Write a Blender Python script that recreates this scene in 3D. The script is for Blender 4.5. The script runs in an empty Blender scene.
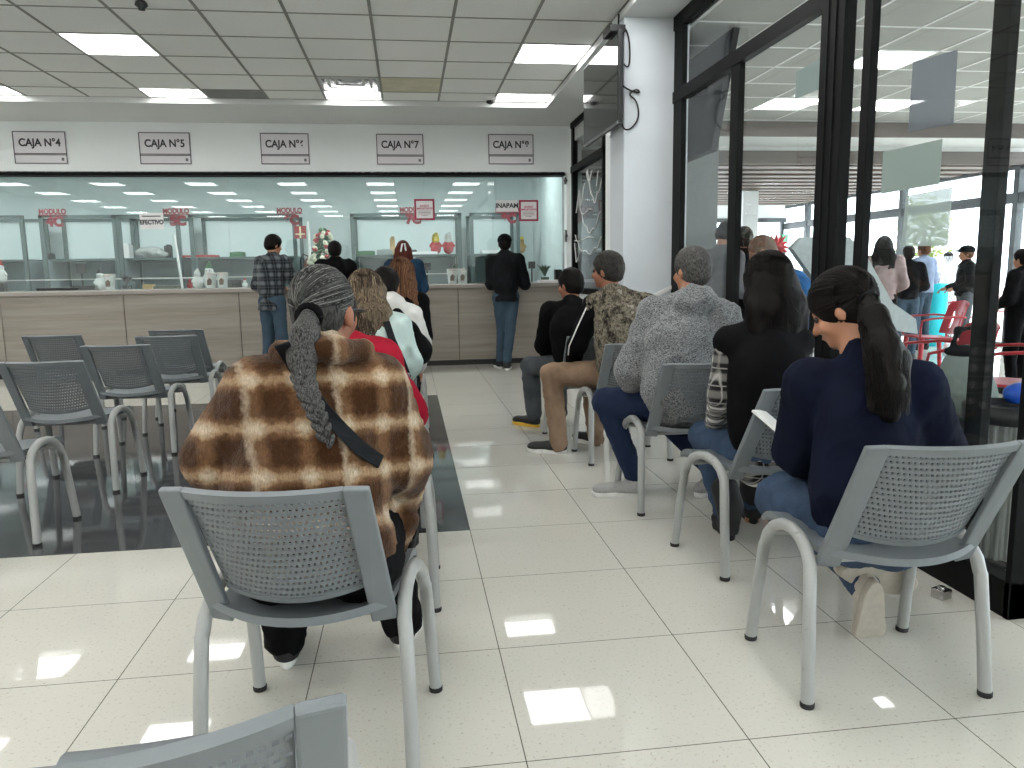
import bpy, bmesh, math, random
import numpy as np
from mathutils import Vector, Matrix, noise

random.seed(7)
rng = np.random.default_rng(7)
scn = bpy.context.scene
COL = scn.collection

# ---------------------------------------------------------------- camera, world, exposure
EYE = Vector((0, 0, 1.243))
F_PX = 765.0
RT = Vector((0.99086652, -0.13392518, -0.01573505))
UP = Vector((0.03493445, 0.14224384, 0.98921498))
FW = Vector((0.13024258, 0.9807297, -0.14562327))
cam_d = bpy.data.cameras.new('camera')
cam_d.sensor_width = 36.0
cam_d.lens = F_PX / 1024 * 36.0
cam_d.clip_start = 0.05
cam = bpy.data.objects.new('camera', cam_d)
COL.objects.link(cam)
m3 = Matrix((RT, UP, -FW)).transposed()
cam.matrix_world = Matrix.Translation(EYE) @ m3.to_4x4()
scn.camera = cam

w = bpy.data.worlds.new('world')
scn.world = w
w.use_nodes = True
bg = w.node_tree.nodes['Background']
bg.inputs[0].default_value = (0.86, 0.93, 1.0, 1)
bg.inputs[1].default_value = 5.0
scn.view_settings.view_transform = 'Standard'
scn.view_settings.look = 'None'
scn.view_settings.gamma = 1
scn.view_settings.use_curve_mapping = False
scn.view_settings.exposure = 0.66
LAMP = 7.5           # emission of the ceiling panels
sun_d = bpy.data.lights.new('sun', 'SUN')
sun_d.energy = 3.5
sun_d.angle = math.radians(8)
sun = bpy.data.objects.new('sun', sun_d)
COL.objects.link(sun)
sun.rotation_euler = Vector((-.62, -.25, -.74)).to_track_quat('-Z', 'Y').to_euler()


def ray(x, y):
    return FW + RT * ((x - 512) / F_PX) - UP * ((y - 384) / F_PX)


def PY(x, y, Y):
    d = ray(x, y)
    return EYE + d * (Y / d.y)


def PX(x, y, X):
    d = ray(x, y)
    return EYE + d * (X / d.x)


def PZ(x, y, z):
    d = ray(x, y)
    return EYE + d * ((z - EYE.z) / d.z)


# ---------------------------------------------------------------- materials
class NT:
    def __init__(s, name):
        s.m = bpy.data.materials.new(name)
        s.m.use_nodes = True
        s.t = s.m.node_tree
        s.b = s.t.nodes['Principled BSDF']
        s.out = s.t.nodes['Material Output']

    def n(s, typ, **kw):
        nd = s.t.nodes.new(typ)
        for k, v in kw.items():
            setattr(nd, k, v)
        return nd

    def l(s, a, b):
        s.t.links.new(a, b)

    def coord(s, which='Object', scale=(1, 1, 1), rot=(0, 0, 0), loc=(0, 0, 0)):
        tc = s.n('ShaderNodeTexCoord')
        mp = s.n('ShaderNodeMapping')
        mp.inputs['Scale'].default_value = scale
        mp.inputs['Rotation'].default_value = rot
        mp.inputs['Location'].default_value = loc
        s.l(tc.outputs[which], mp.inputs['Vector'])
        return mp.outputs[0]

    def noise(s, vec, scale, detail=3, rough=.5):
        nd = s.n('ShaderNodeTexNoise')
        nd.inputs['Scale'].default_value = scale
        nd.inputs['Detail'].default_value = detail
        nd.inputs['Roughness'].default_value = rough
        s.l(vec, nd.inputs['Vector'])
        return nd.outputs['Fac']

    def ramp(s, fac, stops, interp='LINEAR'):
        r = s.n('ShaderNodeValToRGB')
        r.color_ramp.interpolation = interp
        el = r.color_ramp.elements
        while len(el) < len(stops):
            el.new(0.5)
        for e, (p, c) in zip(el, stops):
            e.position = p
            e.color = (c[0], c[1], c[2], 1)
        s.l(fac, r.inputs[0])
        return r.outputs[0]

    def math(s, op, a, b=None, clamp=False):
        nd = s.n('ShaderNodeMath', operation=op, use_clamp=clamp)
        for i, v in enumerate((a, b)):
            if v is None:
                continue
            if isinstance(v, (int, float)):
                nd.inputs[i].default_value = v
            else:
                s.l(v, nd.inputs[i])
        return nd.outputs[0]

    def mix(s, fac, a, b, mode='MIX'):
        nd = s.n('ShaderNodeMix', data_type='RGBA', blend_type=mode)
        for i, v in ((0, fac), (6, a), (7, b)):
            if isinstance(v, (int, float)):
                nd.inputs[i].default_value = v
            elif isinstance(v, tuple):
                nd.inputs[i].default_value = (v[0], v[1], v[2], 1)
            else:
                s.l(v, nd.inputs[i])
        return nd.outputs[2]

    def bump(s, h, strength=.3, dist=.01):
        b = s.n('ShaderNodeBump')
        b.inputs['Strength'].default_value = strength
        b.inputs['Distance'].default_value = dist
        s.l(h, b.inputs['Height'])
        s.l(b.outputs[0], s.b.inputs['Normal'])

    def set(s, rough=None, metal=None, spec=None, coat=None, sheen=None):
        if rough is not None:
            s.b.inputs['Roughness'].default_value = rough
        if metal is not None:
            s.b.inputs['Metallic'].default_value = metal
        if spec is not None:
            s.b.inputs['Specular IOR Level'].default_value = spec
        if coat is not None:
            s.b.inputs['Coat Weight'].default_value = coat
        if sheen is not None:
            s.b.inputs['Sheen Weight'].default_value = sheen

    def col(s, c):
        if isinstance(c, tuple):
            s.b.inputs['Base Color'].default_value = (c[0], c[1], c[2], 1)
        else:
            s.l(c, s.b.inputs['Base Color'])


def srgb(r, g, b):
    f = lambda v: (v / 255 / 12.92) if v <= 10 else (((v / 255) + .055) / 1.055) ** 2.4
    return (f(r), f(g), f(b))


_mc = {}


def mat(name, c, rough=.5, metal=0, var=.08, scale=30, bump=0, bscale=80, spec=.5, sheen=0, stretch=(1, 1, 1)):
    """plain surface with slight procedural variation"""
    if name in _mc:
        return _mc[name]
    t = NT(name)
    v = t.coord(scale=stretch)
    n = t.noise(v, scale, 4)
    lo = tuple(x * (1 - var) for x in c)
    hi = tuple(min(1, x * (1 + var)) for x in c)
    t.col(t.ramp(n, [(.3, lo), (.7, hi)]))
    t.set(rough=rough, metal=metal, spec=spec, sheen=sheen)
    if bump:
        t.bump(t.noise(v, bscale, 4), bump, .004)
    _mc[name] = t.m
    return t.m


def emit(name, c, s):
    t = NT(name)
    t.col((.8, .8, .8))
    t.b.inputs['Emission Color'].default_value = (c[0], c[1], c[2], 1)
    t.b.inputs['Emission Strength'].default_value = s
    return t.m


def glass(name, tint, refl=1.0):
    t = NT(name)
    t.t.nodes.remove(t.b)
    tr = t.n('ShaderNodeBsdfTransparent')
    tr.inputs[0].default_value = (*tint, 1)
    gl = t.n('ShaderNodeBsdfGlossy')
    gl.inputs['Roughness'].default_value = 0.0
    gl.inputs[0].default_value = (1, 1, 1, 1)
    fr = t.n('ShaderNodeFresnel')
    ge = t.n('ShaderNodeNewGeometry')
    t.l(t.math('SUBTRACT', 1.5, t.math('MULTIPLY', ge.outputs['Backfacing'], 1.5 - 1 / 1.5)), fr.inputs[0])
    mx = t.n('ShaderNodeMixShader')
    t.l(t.math('MULTIPLY', fr.outputs[0], refl, clamp=True), mx.inputs[0])
    t.l(tr.outputs[0], mx.inputs[1])
    t.l(gl.outputs[0], mx.inputs[2])
    t.l(mx.outputs[0], t.out.inputs[0])
    return t.m


def cloth(name, c, c2=None, rough=.85, var=.15, scale=6, weave=400, bump=.25, sheen=.1):
    t = NT(name)
    v = t.coord()
    n = t.noise(v, scale, 5, .6)
    c2 = c2 or tuple(x * (1 - var) for x in c)
    t.col(t.ramp(n, [(.35, c2), (.65, c)]))
    t.set(rough=rough, spec=.08, sheen=0)
    t.bump(t.math('ADD', t.noise(v, weave, 2), t.math('MULTIPLY', t.noise(v, 14, 4, .6), 3)), bump, .004)
    return t.m


def heather(name, a, b, scale=160):
    t = NT(name)
    v = t.coord(scale=(1, 1, 2.2))
    n = t.noise(v, scale, 3, .8)
    t.col(t.ramp(n, [(.38, a), (.62, b)]))
    t.set(rough=.95, spec=.1, sheen=.2)
    t.bump(n, .5, .004)
    return t.m


def denim(name, c, dark=.45):
    t = NT(name)
    v = t.coord()
    n = t.noise(v, 5, 4, .6)
    n2 = t.noise(v, 300, 2)
    a = t.ramp(n, [(.3, tuple(x * dark for x in c)), (.7, c)])
    t.col(t.mix(.25, a, t.ramp(n2, [(.3, tuple(x * .5 for x in c)), (.7, tuple(min(1, x * 1.7) for x in c))])))
    t.set(rough=.85, spec=.15)
    t.bump(t.math('ADD', n2, t.math('MULTIPLY', t.noise(v, 16, 4, .65), 4)), .3, .004)
    return t.m


def stripes(t, vx, period, duty, off=0.0, soft=.15):
    """soft repeating band on a scalar coordinate"""
    a = t.math('FRACT', t.math('ADD', t.math('DIVIDE', vx, period), off))
    d = t.math('ABSOLUTE', t.math('SUBTRACT', a, .5))
    return t.math('SUBTRACT', 1.0, t.math('DIVIDE', t.math('SUBTRACT', d, duty * .5 - soft * .5), soft), clamp=True)


def plaid(name, base, band, line, px, pz, dx, dz, soft=.12, fuzz=.0, rough=.95, lines=True, offx=0, offz=0, sheen=.2, skew=0):
    t = NT(name)
    v = t.coord()
    if fuzz:
        wob = t.n('ShaderNodeTexNoise')
        wob.inputs['Scale'].default_value = 60
        wob.inputs['Detail'].default_value = 4
        t.l(v, wob.inputs['Vector'])
        sub = t.n('ShaderNodeVectorMath', operation='SUBTRACT')
        t.l(wob.outputs['Color'], sub.inputs[0])
        sub.inputs[1].default_value = (.5, .5, .5)
        sc = t.n('ShaderNodeVectorMath', operation='SCALE')
        t.l(sub.outputs[0], sc.inputs[0])
        sc.inputs['Scale'].default_value = fuzz
        ad = t.n('ShaderNodeVectorMath', operation='ADD')
        t.l(v, ad.inputs[0])
        t.l(sc.outputs[0], ad.inputs[1])
        v = ad.outputs[0]
    sp = t.n('ShaderNodeSeparateXYZ')
    t.l(v, sp.inputs[0])
    xx = t.math('ADD', sp.outputs[0], t.math('MULTIPLY', sp.outputs[1], .6))
    zz = t.math('ADD', sp.outputs[2], t.math('MULTIPLY', sp.outputs[1], skew))
    bx = stripes(t, xx, px, dx, offx, soft)
    bz = stripes(t, zz, pz, dz, offz, soft)
    s = t.math('MULTIPLY', t.math('ADD', bx, bz), .5)
    c = t.ramp(s, [(0.0, base), (.5, band), (1.0, line)])
    if lines:
        lx = stripes(t, xx, px, .06, offx + .5, .05)
        lz = stripes(t, zz, pz, .06, offz + .5, .05)
        c = t.mix(t.math('MULTIPLY', t.math('MAXIMUM', lx, lz), .45), c, line)
    vv = t.coord(scale=(1, 1, .35))
    n = t.noise(vv, 220, 4, .7)
    c = t.mix(.55 if fuzz else .2, c, t.mix(1.0, c, t.ramp(n, [(.3, (.25, .25, .25)), (.7, (1, 1, 1))]), 'MULTIPLY'))
    t.col(c)
    t.set(rough=rough, spec=.1, sheen=sheen)
    t.bump(t.math('ADD', n, t.math('MULTIPLY', t.noise(t.coord(), 18, 4, .6), 3)), .6 if fuzz else .3, .006 if fuzz else .003)
    return t.m


def camo(name):
    t = NT(name)
    v = t.coord(scale=(1, 1, .7))
    n = t.noise(v, 20, 5, .7)
    n2 = t.noise(v, 60, 3, .7)
    c = t.ramp(n, [(.0, srgb(30, 28, 27)), (.42, srgb(76, 71, 63)), (.5, srgb(140, 134, 118)), (.56, srgb(88, 77, 67)), (.63, srgb(172, 166, 154))], 'CONSTANT')
    c = t.mix(.35, c, t.ramp(n2, [(.0, srgb(38, 35, 32)), (.5, srgb(132, 124, 108)), (.6, srgb(94, 84, 72))], 'CONSTANT'))
    t.col(c)
    t.set(rough=.9, spec=.15)
    t.bump(t.noise(v, 30, 4), .3, .005)
    return t.m


def hairmat(name, a, b, scale=(90, 90, 5), rough=.45, ramp=(.35, .65)):
    t = NT(name)
    v = t.coord(scale=scale)
    n = t.noise(v, 2.2, 4, .6)
    t.col(t.ramp(n, [(ramp[0], a), (ramp[1], b)]))
    t.set(rough=max(rough, .55), spec=.12)
    t.bump(n, .4, .0012)
    return t.m


def strandmat(name, stops):
    t = NT(name)
    at = t.n('ShaderNodeAttribute', attribute_name='rnd')
    t.col(t.ramp(at.outputs['Fac'], stops))
    t.set(rough=.5, spec=.15)
    return t.m


M = {}
M['plastic'] = mat('grey_plastic', srgb(113, 119, 123), .42, var=.05, scale=8, bump=.08, bscale=500)
M['leg'] = None
t = NT('painted_leg')
v = t.coord()
n = t.noise(v, 9, 6, .75)
t.col(t.ramp(n, [(.3, srgb(108, 108, 104)), (.38, srgb(158, 160, 158)), (1, srgb(168, 170, 168))]))
t.set(rough=.38)
M['leg'] = t.m
M['rubber'] = mat('black_rubber', (.012, .012, .012), .7)
M['black'] = mat('black_frame', (.007, .0075, .0075), .55, var=.2, scale=3, spec=.1)
M['wall'] = mat('painted_wall', srgb(238, 241, 241), .8, var=.02, scale=2, bump=.05, bscale=60)
M['soffit'] = mat('soffit_paint', srgb(215, 217, 215), .8, var=.02, scale=2)
M['office'] = mat('office_wall', srgb(205, 216, 216), .8, var=.03, scale=1.5)
M['frame'] = mat('cubicle_metal', srgb(88, 102, 102), .4, metal=.3)
M['board'] = mat('cubicle_board', srgb(206, 218, 218), .6, var=.04, scale=3)
M['boardlow'] = mat('cubicle_lower', srgb(140, 156, 158), .6, var=.05, scale=3)
M['steel'] = mat('brushed_steel', srgb(180, 180, 178), .25, metal=1)
M['sign'] = mat('sign_plate', srgb(226, 222, 226), .4, var=.01)
M['ink'] = mat('dark_ink', srgb(52, 52, 56), .6)
M['red'] = mat('maroon_letters', srgb(122, 30, 44), .5)
M['white'] = mat('white_item', srgb(232, 232, 230), .5, var=.03)
M['paper'] = mat('white_paper', srgb(238, 236, 236), .8, var=.01)
M['darkitem'] = mat('dark_item', srgb(28, 28, 30), .5)
M['skin'] = mat('skin_tan', srgb(176, 124, 96), .5, var=.06, scale=14, bump=.08, bscale=120)
M['skin_dark'] = mat('skin_brown', srgb(150, 98, 74), .5, var=.06, scale=14, bump=.08, bscale=120)
M['eye'] = mat('eye_dark', srgb(30, 22, 18), .15)
M['redplastic'] = mat('red_plastic', srgb(170, 30, 44), .35)
M['concrete'] = mat('pale_paving', srgb(196, 192, 184), .8, var=.06, scale=2)

# ---------------------------------------------------------------- mesh helpers


def tag(o, label=None, cat=None, group=None, kind=None):
    if label:
        o['label'] = label
    if cat:
        o['category'] = cat
    if group:
        o['group'] = group
    if kind:
        o['kind'] = kind
    return o


def empty(name, loc=(0, 0, 0), rz=0.0, label=None, cat=None, group=None):
    o = bpy.data.objects.new(name, None)
    COL.objects.link(o)
    o.location = loc
    o.rotation_euler = (0, 0, rz)
    o.empty_display_size = .1
    return tag(o, label, cat, group)


class MB:
    def __init__(s):
        s.v = []
        s.f = []
        s.sm = []

    def add(s, vs, fs, smooth=False):
        o = len(s.v)
        s.v += [tuple(p) for p in vs]
        s.f += [tuple(i + o for i in f) for f in fs]
        s.sm += [smooth] * len(fs)
        return s

    def box(s, c, d, rz=0.0, rx=0.0):
        c = Vector(c)
        R = Matrix.Rotation(rz, 3, 'Z') @ Matrix.Rotation(rx, 3, 'X')
        vs = []
        for x in (-.5, .5):
            for y in (-.5, .5):
                for z in (-.5, .5):
                    vs.append(c + R @ Vector((x * d[0], y * d[1], z * d[2])))
        fs = [(0, 1, 3, 2), (4, 6, 7, 5), (0, 4, 5, 1), (2, 3, 7, 6), (0, 2, 6, 4), (1, 5, 7, 3)]
        return s.add(vs, fs)

    def ab(s, a, b):
        """box by two opposite corners"""
        a, b = Vector(a), Vector(b)
        d = b - a
        return s.box((a + b) / 2, (abs(d.x), abs(d.y), abs(d.z)))

    def tube(s, pts, r, n=10, caps=True, flat=1.0):
        pts = [Vector(p) for p in pts]
        rs = r if isinstance(r, (list, tuple)) else [r] * len(pts)
        vs = []
        up = None
        for i, p in enumerate(pts):
            tn = (pts[min(i + 1, len(pts) - 1)] - pts[max(i - 1, 0)]).normalized()
            if up is None:
                up = Vector((0, 0, 1)) if abs(tn.z) < .9 else Vector((1, 0, 0))
                up = (up - tn * up.dot(tn)).normalized()
            else:
                up = (up - tn * up.dot(tn))
                up = up.normalized() if up.length > 1e-6 else tn.orthogonal().normalized()
            sd = tn.cross(up)
            for k in range(n):
                a = 2 * math.pi * k / n
                vs.append(p + (up * math.cos(a) * flat + sd * math.sin(a)) * rs[i])
        fs = []
        for i in range(len(pts) - 1):
            for k in range(n):
                a, b = i * n + k, i * n + (k + 1) % n
                fs.append((a, b, b + n, a + n))
        s.add(vs, fs, True)
        if caps:
            s.add(vs[:n], [tuple(range(n))[::-1]])
            s.add(vs[-n:], [tuple(range(n))])
        return s

    def lathe(s, prof, c=(0, 0, 0), n=20, smooth=True):
        vs = []
        for r, z in prof:
            for k in range(n):
                a = 2 * math.pi * k / n
                vs.append((c[0] + r * math.cos(a), c[1] + r * math.sin(a), c[2] + z))
        fs = []
        for i in range(len(prof) - 1):
            for k in range(n):
                a, b = i * n + k, i * n + (k + 1) % n
                fs.append((a, b, b + n, a + n))
        s.add(vs, fs, smooth)
        s.add(vs[:n], [tuple(range(n))[::-1]])
        s.add(vs[-n:], [tuple(range(n))])
        return s

    def ball(s, c, r, n=12, m=8, R=None):
        r = r if isinstance(r, (tuple, list)) else (r, r, r)
        vs, fs = [], []
        for i in range(m + 1):
            ph = math.pi * i / m
            for k in range(n):
                a = 2 * math.pi * k / n
                p = Vector((r[0] * math.sin(ph) * math.cos(a), r[1] * math.sin(ph) * math.sin(a), r[2] * math.cos(ph)))
                if R is not None:
                    p = R @ p
                vs.append(Vector(c) + p)
        for i in range(m):
            for k in range(n):
                a, b = i * n + k, i * n + (k + 1) % n
                fs.append((a, a + n, b + n, b))
        return s.add(vs, fs, True)

    def prism(s, poly, off):
        """closed polygon (3-D points) extruded by vector off"""
        n = len(poly)
        a = [Vector(p) for p in poly]
        b = [p + Vector(off) for p in a]
        fs = [tuple(range(n))[::-1], tuple(range(n, 2 * n))]
        fs += [(i, (i + 1) % n, n + (i + 1) % n, n + i) for i in range(n)]
        return s.add(a + b, fs)

    def build(s, name, m, parent=None, bevel=0.0, **tg):
        me = bpy.data.meshes.new(name)
        me.from_pydata(s.v, [], s.f)
        me.polygons.foreach_set('use_smooth', s.sm)
        me.materials.append(m)
        me.update()
        o = bpy.data.objects.new(name, me)
        COL.objects.link(o)
        bm = bmesh.new()
        bm.from_mesh(me)
        bmesh.ops.recalc_face_normals(bm, faces=bm.faces)
        bm.to_mesh(me)
        bm.free()
        if parent:
            o.parent = parent
        if bevel:
            b = o.modifiers.new('bevel', 'BEVEL')
            b.width = bevel
            b.segments = 2
            b.limit_method = 'ANGLE'
        return tag(o, **tg) if tg else o


def centre(o):
    """put a one-mesh thing's origin at its base"""
    me = o.data
    co = np.empty(len(me.vertices) * 3, dtype=np.float32)
    me.vertices.foreach_get('co', co)
    co = co.reshape(-1, 3)
    c = (co.min(0) + co.max(0)) / 2
    c[2] = co[:, 2].min()
    me.vertices.foreach_set('co', (co - c).ravel())
    o.location = Vector([float(x) for x in c]) + o.location
    me.update()
    return o


def text(name, s, size, loc, m, parent=None, rot=(math.pi / 2, 0, 0), ext=.001, align='CENTER', bold=0.0, sx=1.0):
    c = bpy.data.curves.new(name, 'FONT')
    c.body = s
    c.size = size
    c.extrude = ext
    c.align_x = align
    c.align_y = 'CENTER'
    c.offset = bold
    c.materials.append(m)
    tmp = bpy.data.objects.new(name, c)
    COL.objects.link(tmp)
    bpy.context.view_layer.update()
    me = bpy.data.meshes.new_from_object(tmp.evaluated_get(bpy.context.evaluated_depsgraph_get()))
    me.name = name
    bpy.data.objects.remove(tmp)
    o = bpy.data.objects.new(name, me)
    COL.objects.link(o)
    o.location = loc
    o.rotation_euler = rot
    o.scale = (sx, 1, 1)
    if parent:
        o.parent = parent
    return o


def copy_tree(o, parent=None, label=None):
    c = o.copy()
    COL.objects.link(c)
    if parent:
        c.parent = parent
    for ch in list(o.children):
        copy_tree(ch, c)
    if label:
        c['label'] = label
    return c


# ---------------------------------------------------------------- implicit surfaces (bodies, clothes, hair)
class SDF:
    def __init__(s, h=.012, k=.02):
        s.h, s.k = h, k
        s.p = []

    def cap(s, a, b, ra, rb=None, k=None, neg=False):
        s.p.append(('c', np.array(a, float), np.array(b, float), ra, ra if rb is None else rb, k, neg))
        return s

    def path(s, pts, rs, k=None):
        for i in range(len(pts) - 1):
            s.cap(pts[i], pts[i + 1], rs[i], rs[i + 1], k)
        return s

    def ell(s, c, r, R=None, k=None, neg=False):
        r = np.array(r if isinstance(r, (tuple, list)) else (r, r, r), float)
        s.p.append(('e', np.array(c, float), r, np.array(R) if R is not None else np.eye(3), k, neg))
        return s

    def cut(s, o, n):
        """remove what lies on the side n points to"""
        s.p.append(('h', np.array(o, float), np.array(Vector(n).normalized(), float)))
        return s

    def mesh(s):
        lo, hi = np.full(3, 1e9), np.full(3, -1e9)
        bbs = []
        for q in s.p:
            if q[0] == 'c':
                r = max(q[3], q[4])
                a, b = np.minimum(q[1], q[2]) - r, np.maximum(q[1], q[2]) + r
                ng = q[6]
            elif q[0] == 'e':
                rr = np.sqrt(((q[3] * q[2][None, :]) ** 2).sum(1))
                a, b = q[1] - rr, q[1] + rr
                ng = q[5]
            else:
                bbs.append(None)
                continue
            bbs.append((a, b))
            if not ng:
                lo, hi = np.minimum(lo, a), np.maximum(hi, b)
        h = s.h
        lo = lo - 3 * h - .01
        hi = hi + 3 * h + .01
        n = np.ceil((hi - lo) / h).astype(int) + 1
        G = np.full(n, .3, np.float32)
        ax = [lo[i] + h * np.arange(n[i]) for i in range(3)]
        for q, bb in zip(s.p, bbs):
            if bb is None:
                o, nn = q[1], q[2]
                d = ((ax[0][:, None, None] - o[0]) * nn[0] + (ax[1][None, :, None] - o[1]) * nn[1] + (ax[2][None, None, :] - o[2]) * nn[2])
                G = np.maximum(G, d).astype(np.float32)
                continue
            k = (q[5] if q[0] == 'c' else q[4])
            k = s.k if k is None else k
            mg = max(k, 2 * h) + 2 * h
            i0 = np.maximum(0, np.floor((bb[0] - mg - lo) / h).astype(int))
            i1 = np.minimum(n, np.ceil((bb[1] + mg - lo) / h).astype(int) + 1)
            if (i1 <= i0).any():
                continue
            X = ax[0][i0[0]:i1[0]][:, None, None]
            Y = ax[1][i0[1]:i1[1]][None, :, None]
            Z = ax[2][i0[2]:i1[2]][None, None, :]
            if q[0] == 'c':
                a, b, ra, rb = q[1:5]
                ab = b - a
                L = max((ab ** 2).sum(), 1e-9)
                tt = np.clip(((X - a[0]) * ab[0] + (Y - a[1]) * ab[1] + (Z - a[2]) * ab[2]) / L, 0, 1)
                d = np.sqrt((X - a[0] - tt * ab[0]) ** 2 + (Y - a[1] - tt * ab[1]) ** 2 + (Z - a[2] - tt * ab[2]) ** 2) - (ra + (rb - ra) * tt)
                ng = q[6]
            else:
                c, r, R = q[1:4]
                dx, dy, dz = X - c[0], Y - c[1], Z - c[2]
                u = [dx * R[0][i] + dy * R[1][i] + dz * R[2][i] for i in range(3)]
                k0 = np.sqrt(sum((u[i] / r[i]) ** 2 for i in range(3)))
                k1 = np.sqrt(sum((u[i] / r[i] ** 2) ** 2 for i in range(3)))
                d = k0 * (k0 - 1) / np.maximum(k1, 1e-6)
                ng = q[5]
            sl = tuple(slice(i0[i], i1[i]) for i in range(3))
            g = G[sl]
            if ng:
                hh = np.clip(.5 - .5 * (g + d) / max(k, 1e-5), 0, 1)
                G[sl] = g * (1 - hh) + (-d) * hh + k * hh * (1 - hh)
            else:
                hh = np.clip(.5 + .5 * (g - d) / max(k, 1e-5), 0, 1)
                G[sl] = g * (1 - hh) + d * hh - k * hh * (1 - hh)
        # surface nets
        G[0] = G[-1] = .3
        G[:, 0] = G[:, -1] = .3
        G[:, :, 0] = G[:, :, -1] = .3
        S = G < 0
        cn = [S[i:n[0] - 1 + i, j:n[1] - 1 + j, l:n[2] - 1 + l] for i in (0, 1) for j in (0, 1) for l in (0, 1)]
        cnt = sum(c.astype(np.int8) for c in cn)
        act = (cnt > 0) & (cnt < 8)
        idx = np.full(act.shape, -1, np.int64)
        cells = np.argwhere(act)
        idx[act] = np.arange(len(cells))
        acc = np.zeros((len(cells), 3))
        wt = np.zeros(len(cells))
        offs = [(i, j, l) for i in (0, 1) for j in (0, 1) for l in (0, 1)]
        for a in offs:
            for axis in range(3):
                if a[axis]:
                    continue
                b = list(a)
                b[axis] = 1
                ga = G[cells[:, 0] + a[0], cells[:, 1] + a[1], cells[:, 2] + a[2]]
                gb = G[cells[:, 0] + b[0], cells[:, 1] + b[1], cells[:, 2] + b[2]]
                cr = (ga < 0) != (gb < 0)
                tt = np.where(cr, ga / np.where(ga == gb, 1, ga - gb), 0)
                p = np.tile(np.array(a, float), (len(cells), 1))
                p[:, axis] += tt
                acc[cr] += p[cr]
                wt[cr] += 1
        V = lo + h * (cells + acc / np.maximum(wt, 1)[:, None])
        Q = []
        for axis in range(3):
            o1, o2 = [i for i in range(3) if i != axis]
            A = S[tuple(slice(0, n[i] - 1) for i in range(3))]
            sh = [slice(0, n[i] - 1) for i in range(3)]
            sh[axis] = slice(1, n[axis])
            B = S[tuple(sh)]
            e = np.argwhere(A != B)
            e = e[(e[:, o1] > 0) & (e[:, o2] > 0)]
            if not len(e):
                continue
            def at(d1, d2):
                q = e.copy()
                q[:, o1] -= d1
                q[:, o2] -= d2
                return idx[q[:, 0], q[:, 1], q[:, 2]]
            quad = np.stack([at(0, 0), at(1, 0), at(1, 1), at(0, 1)], 1)
            ins = A[e[:, 0], e[:, 1], e[:, 2]]
            if axis == 1:
                ins = ~ins
            quad[~ins] = quad[~ins][:, ::-1]
            Q.append(quad)
        return V, np.concatenate(Q)

    def build(s, name, m, parent=None, origin=None, wr=0.0, wf=9.0, stretch=(1, 1, 1), fuzz=0.0, label=None):
        V, Q = s.mesh()
        origin = np.array(origin if origin is not None else (0, 0, 0), float)
        V = V - origin
        me = bpy.data.meshes.new(name)
        me.from_pydata(V.tolist(), [], Q.tolist())
        me.polygons.foreach_set('use_smooth', np.ones(len(Q), bool))
        me.materials.append(m)
        me.update()
        nv = len(V)
        N = np.empty(nv * 3, np.float32)
        me.vertices.foreach_get('normal', N)
        N = N.reshape(-1, 3)
        # light smoothing of the net
        if wr or fuzz:
            d = np.empty(nv)
            ox, oy, oz = random.random() * 50, random.random() * 50, random.random() * 50
            f1 = np.array(stretch) * wf
            for i, p in enumerate(V):
                q = Vector((p[0] * f1[0] + ox, p[1] * f1[1] + oy, p[2] * f1[2] + oz))
                a = noise.noise(q)
                b = noise.noise(q * 2.3)
                d[i] = wr * ((.5 - abs(a) * 2.2) + .45 * (.4 - abs(b) * 2)) + (fuzz * noise.noise(q * 9) if fuzz else 0)
            V = V + N * d[:, None]
            me.vertices.foreach_set('co', V.astype(np.float32).ravel())
            me.update()
        o = bpy.data.objects.new(name, me)
        COL.objects.link(o)
        if parent:
            o.parent = parent
        if label:
            o['label'] = label
        return o


def strands(name, paths, r, m, parent=None, origin=(0, 0, 0), n=3):
    """many thin hairs as one mesh; colour attribute rnd varies per hair"""
    vs, fs, rn = [], [], []
    origin = Vector(origin)
    for pts in paths:
        k = len(pts)
        o = len(vs)
        rv = random.random()
        rr = r * random.uniform(.7, 1.3)
        for i, p in enumerate(pts):
            tn = (pts[min(i + 1, k - 1)] - pts[max(i - 1, 0)]).normalized()
            u = tn.orthogonal().normalized()
            sd = tn.cross(u)
            w_ = rr * (1 - .6 * (i / (k - 1)) ** 3)
            for j in range(n):
                a = 2 * math.pi * j / n
                vs.append(p - origin + (u * math.cos(a) + sd * math.sin(a)) * w_)
                rn.append(rv)
        for i in range(k - 1):
            for j in range(n):
                a, b = o + i * n + j, o + i * n + (j + 1) % n
                fs.append((a, b, b + n, a + n))
    me = bpy.data.meshes.new(name)
    me.from_pydata([tuple(p) for p in vs], [], fs)
    me.polygons.foreach_set('use_smooth', np.ones(len(fs), bool))
    at = me.attributes.new('rnd', 'FLOAT', 'POINT')
    at.data.foreach_set('value', rn)
    me.materials.append(m)
    o = bpy.data.objects.new(name, me)
    COL.objects.link(o)
    if parent:
        o.parent = parent
    return o

# ================================================================ THE ROOM
FX, FY, T = 0.258, 3.58, 0.6          # floor joints
GX = 2.08                             # inner face of the glazed side wall
WY = 10.30                            # counter / signs wall
SZ = 3.13                             # soffit underside
CZ = 3.19                             # suspended ceiling
CX0, CY0, CS = 1.0468, 8.764, 0.6284  # ceiling grid
XL, YB = -9.0, -7.0
PC = (1.685, 5.93, 6.33)               # pillar
wx = GX + .11


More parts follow.
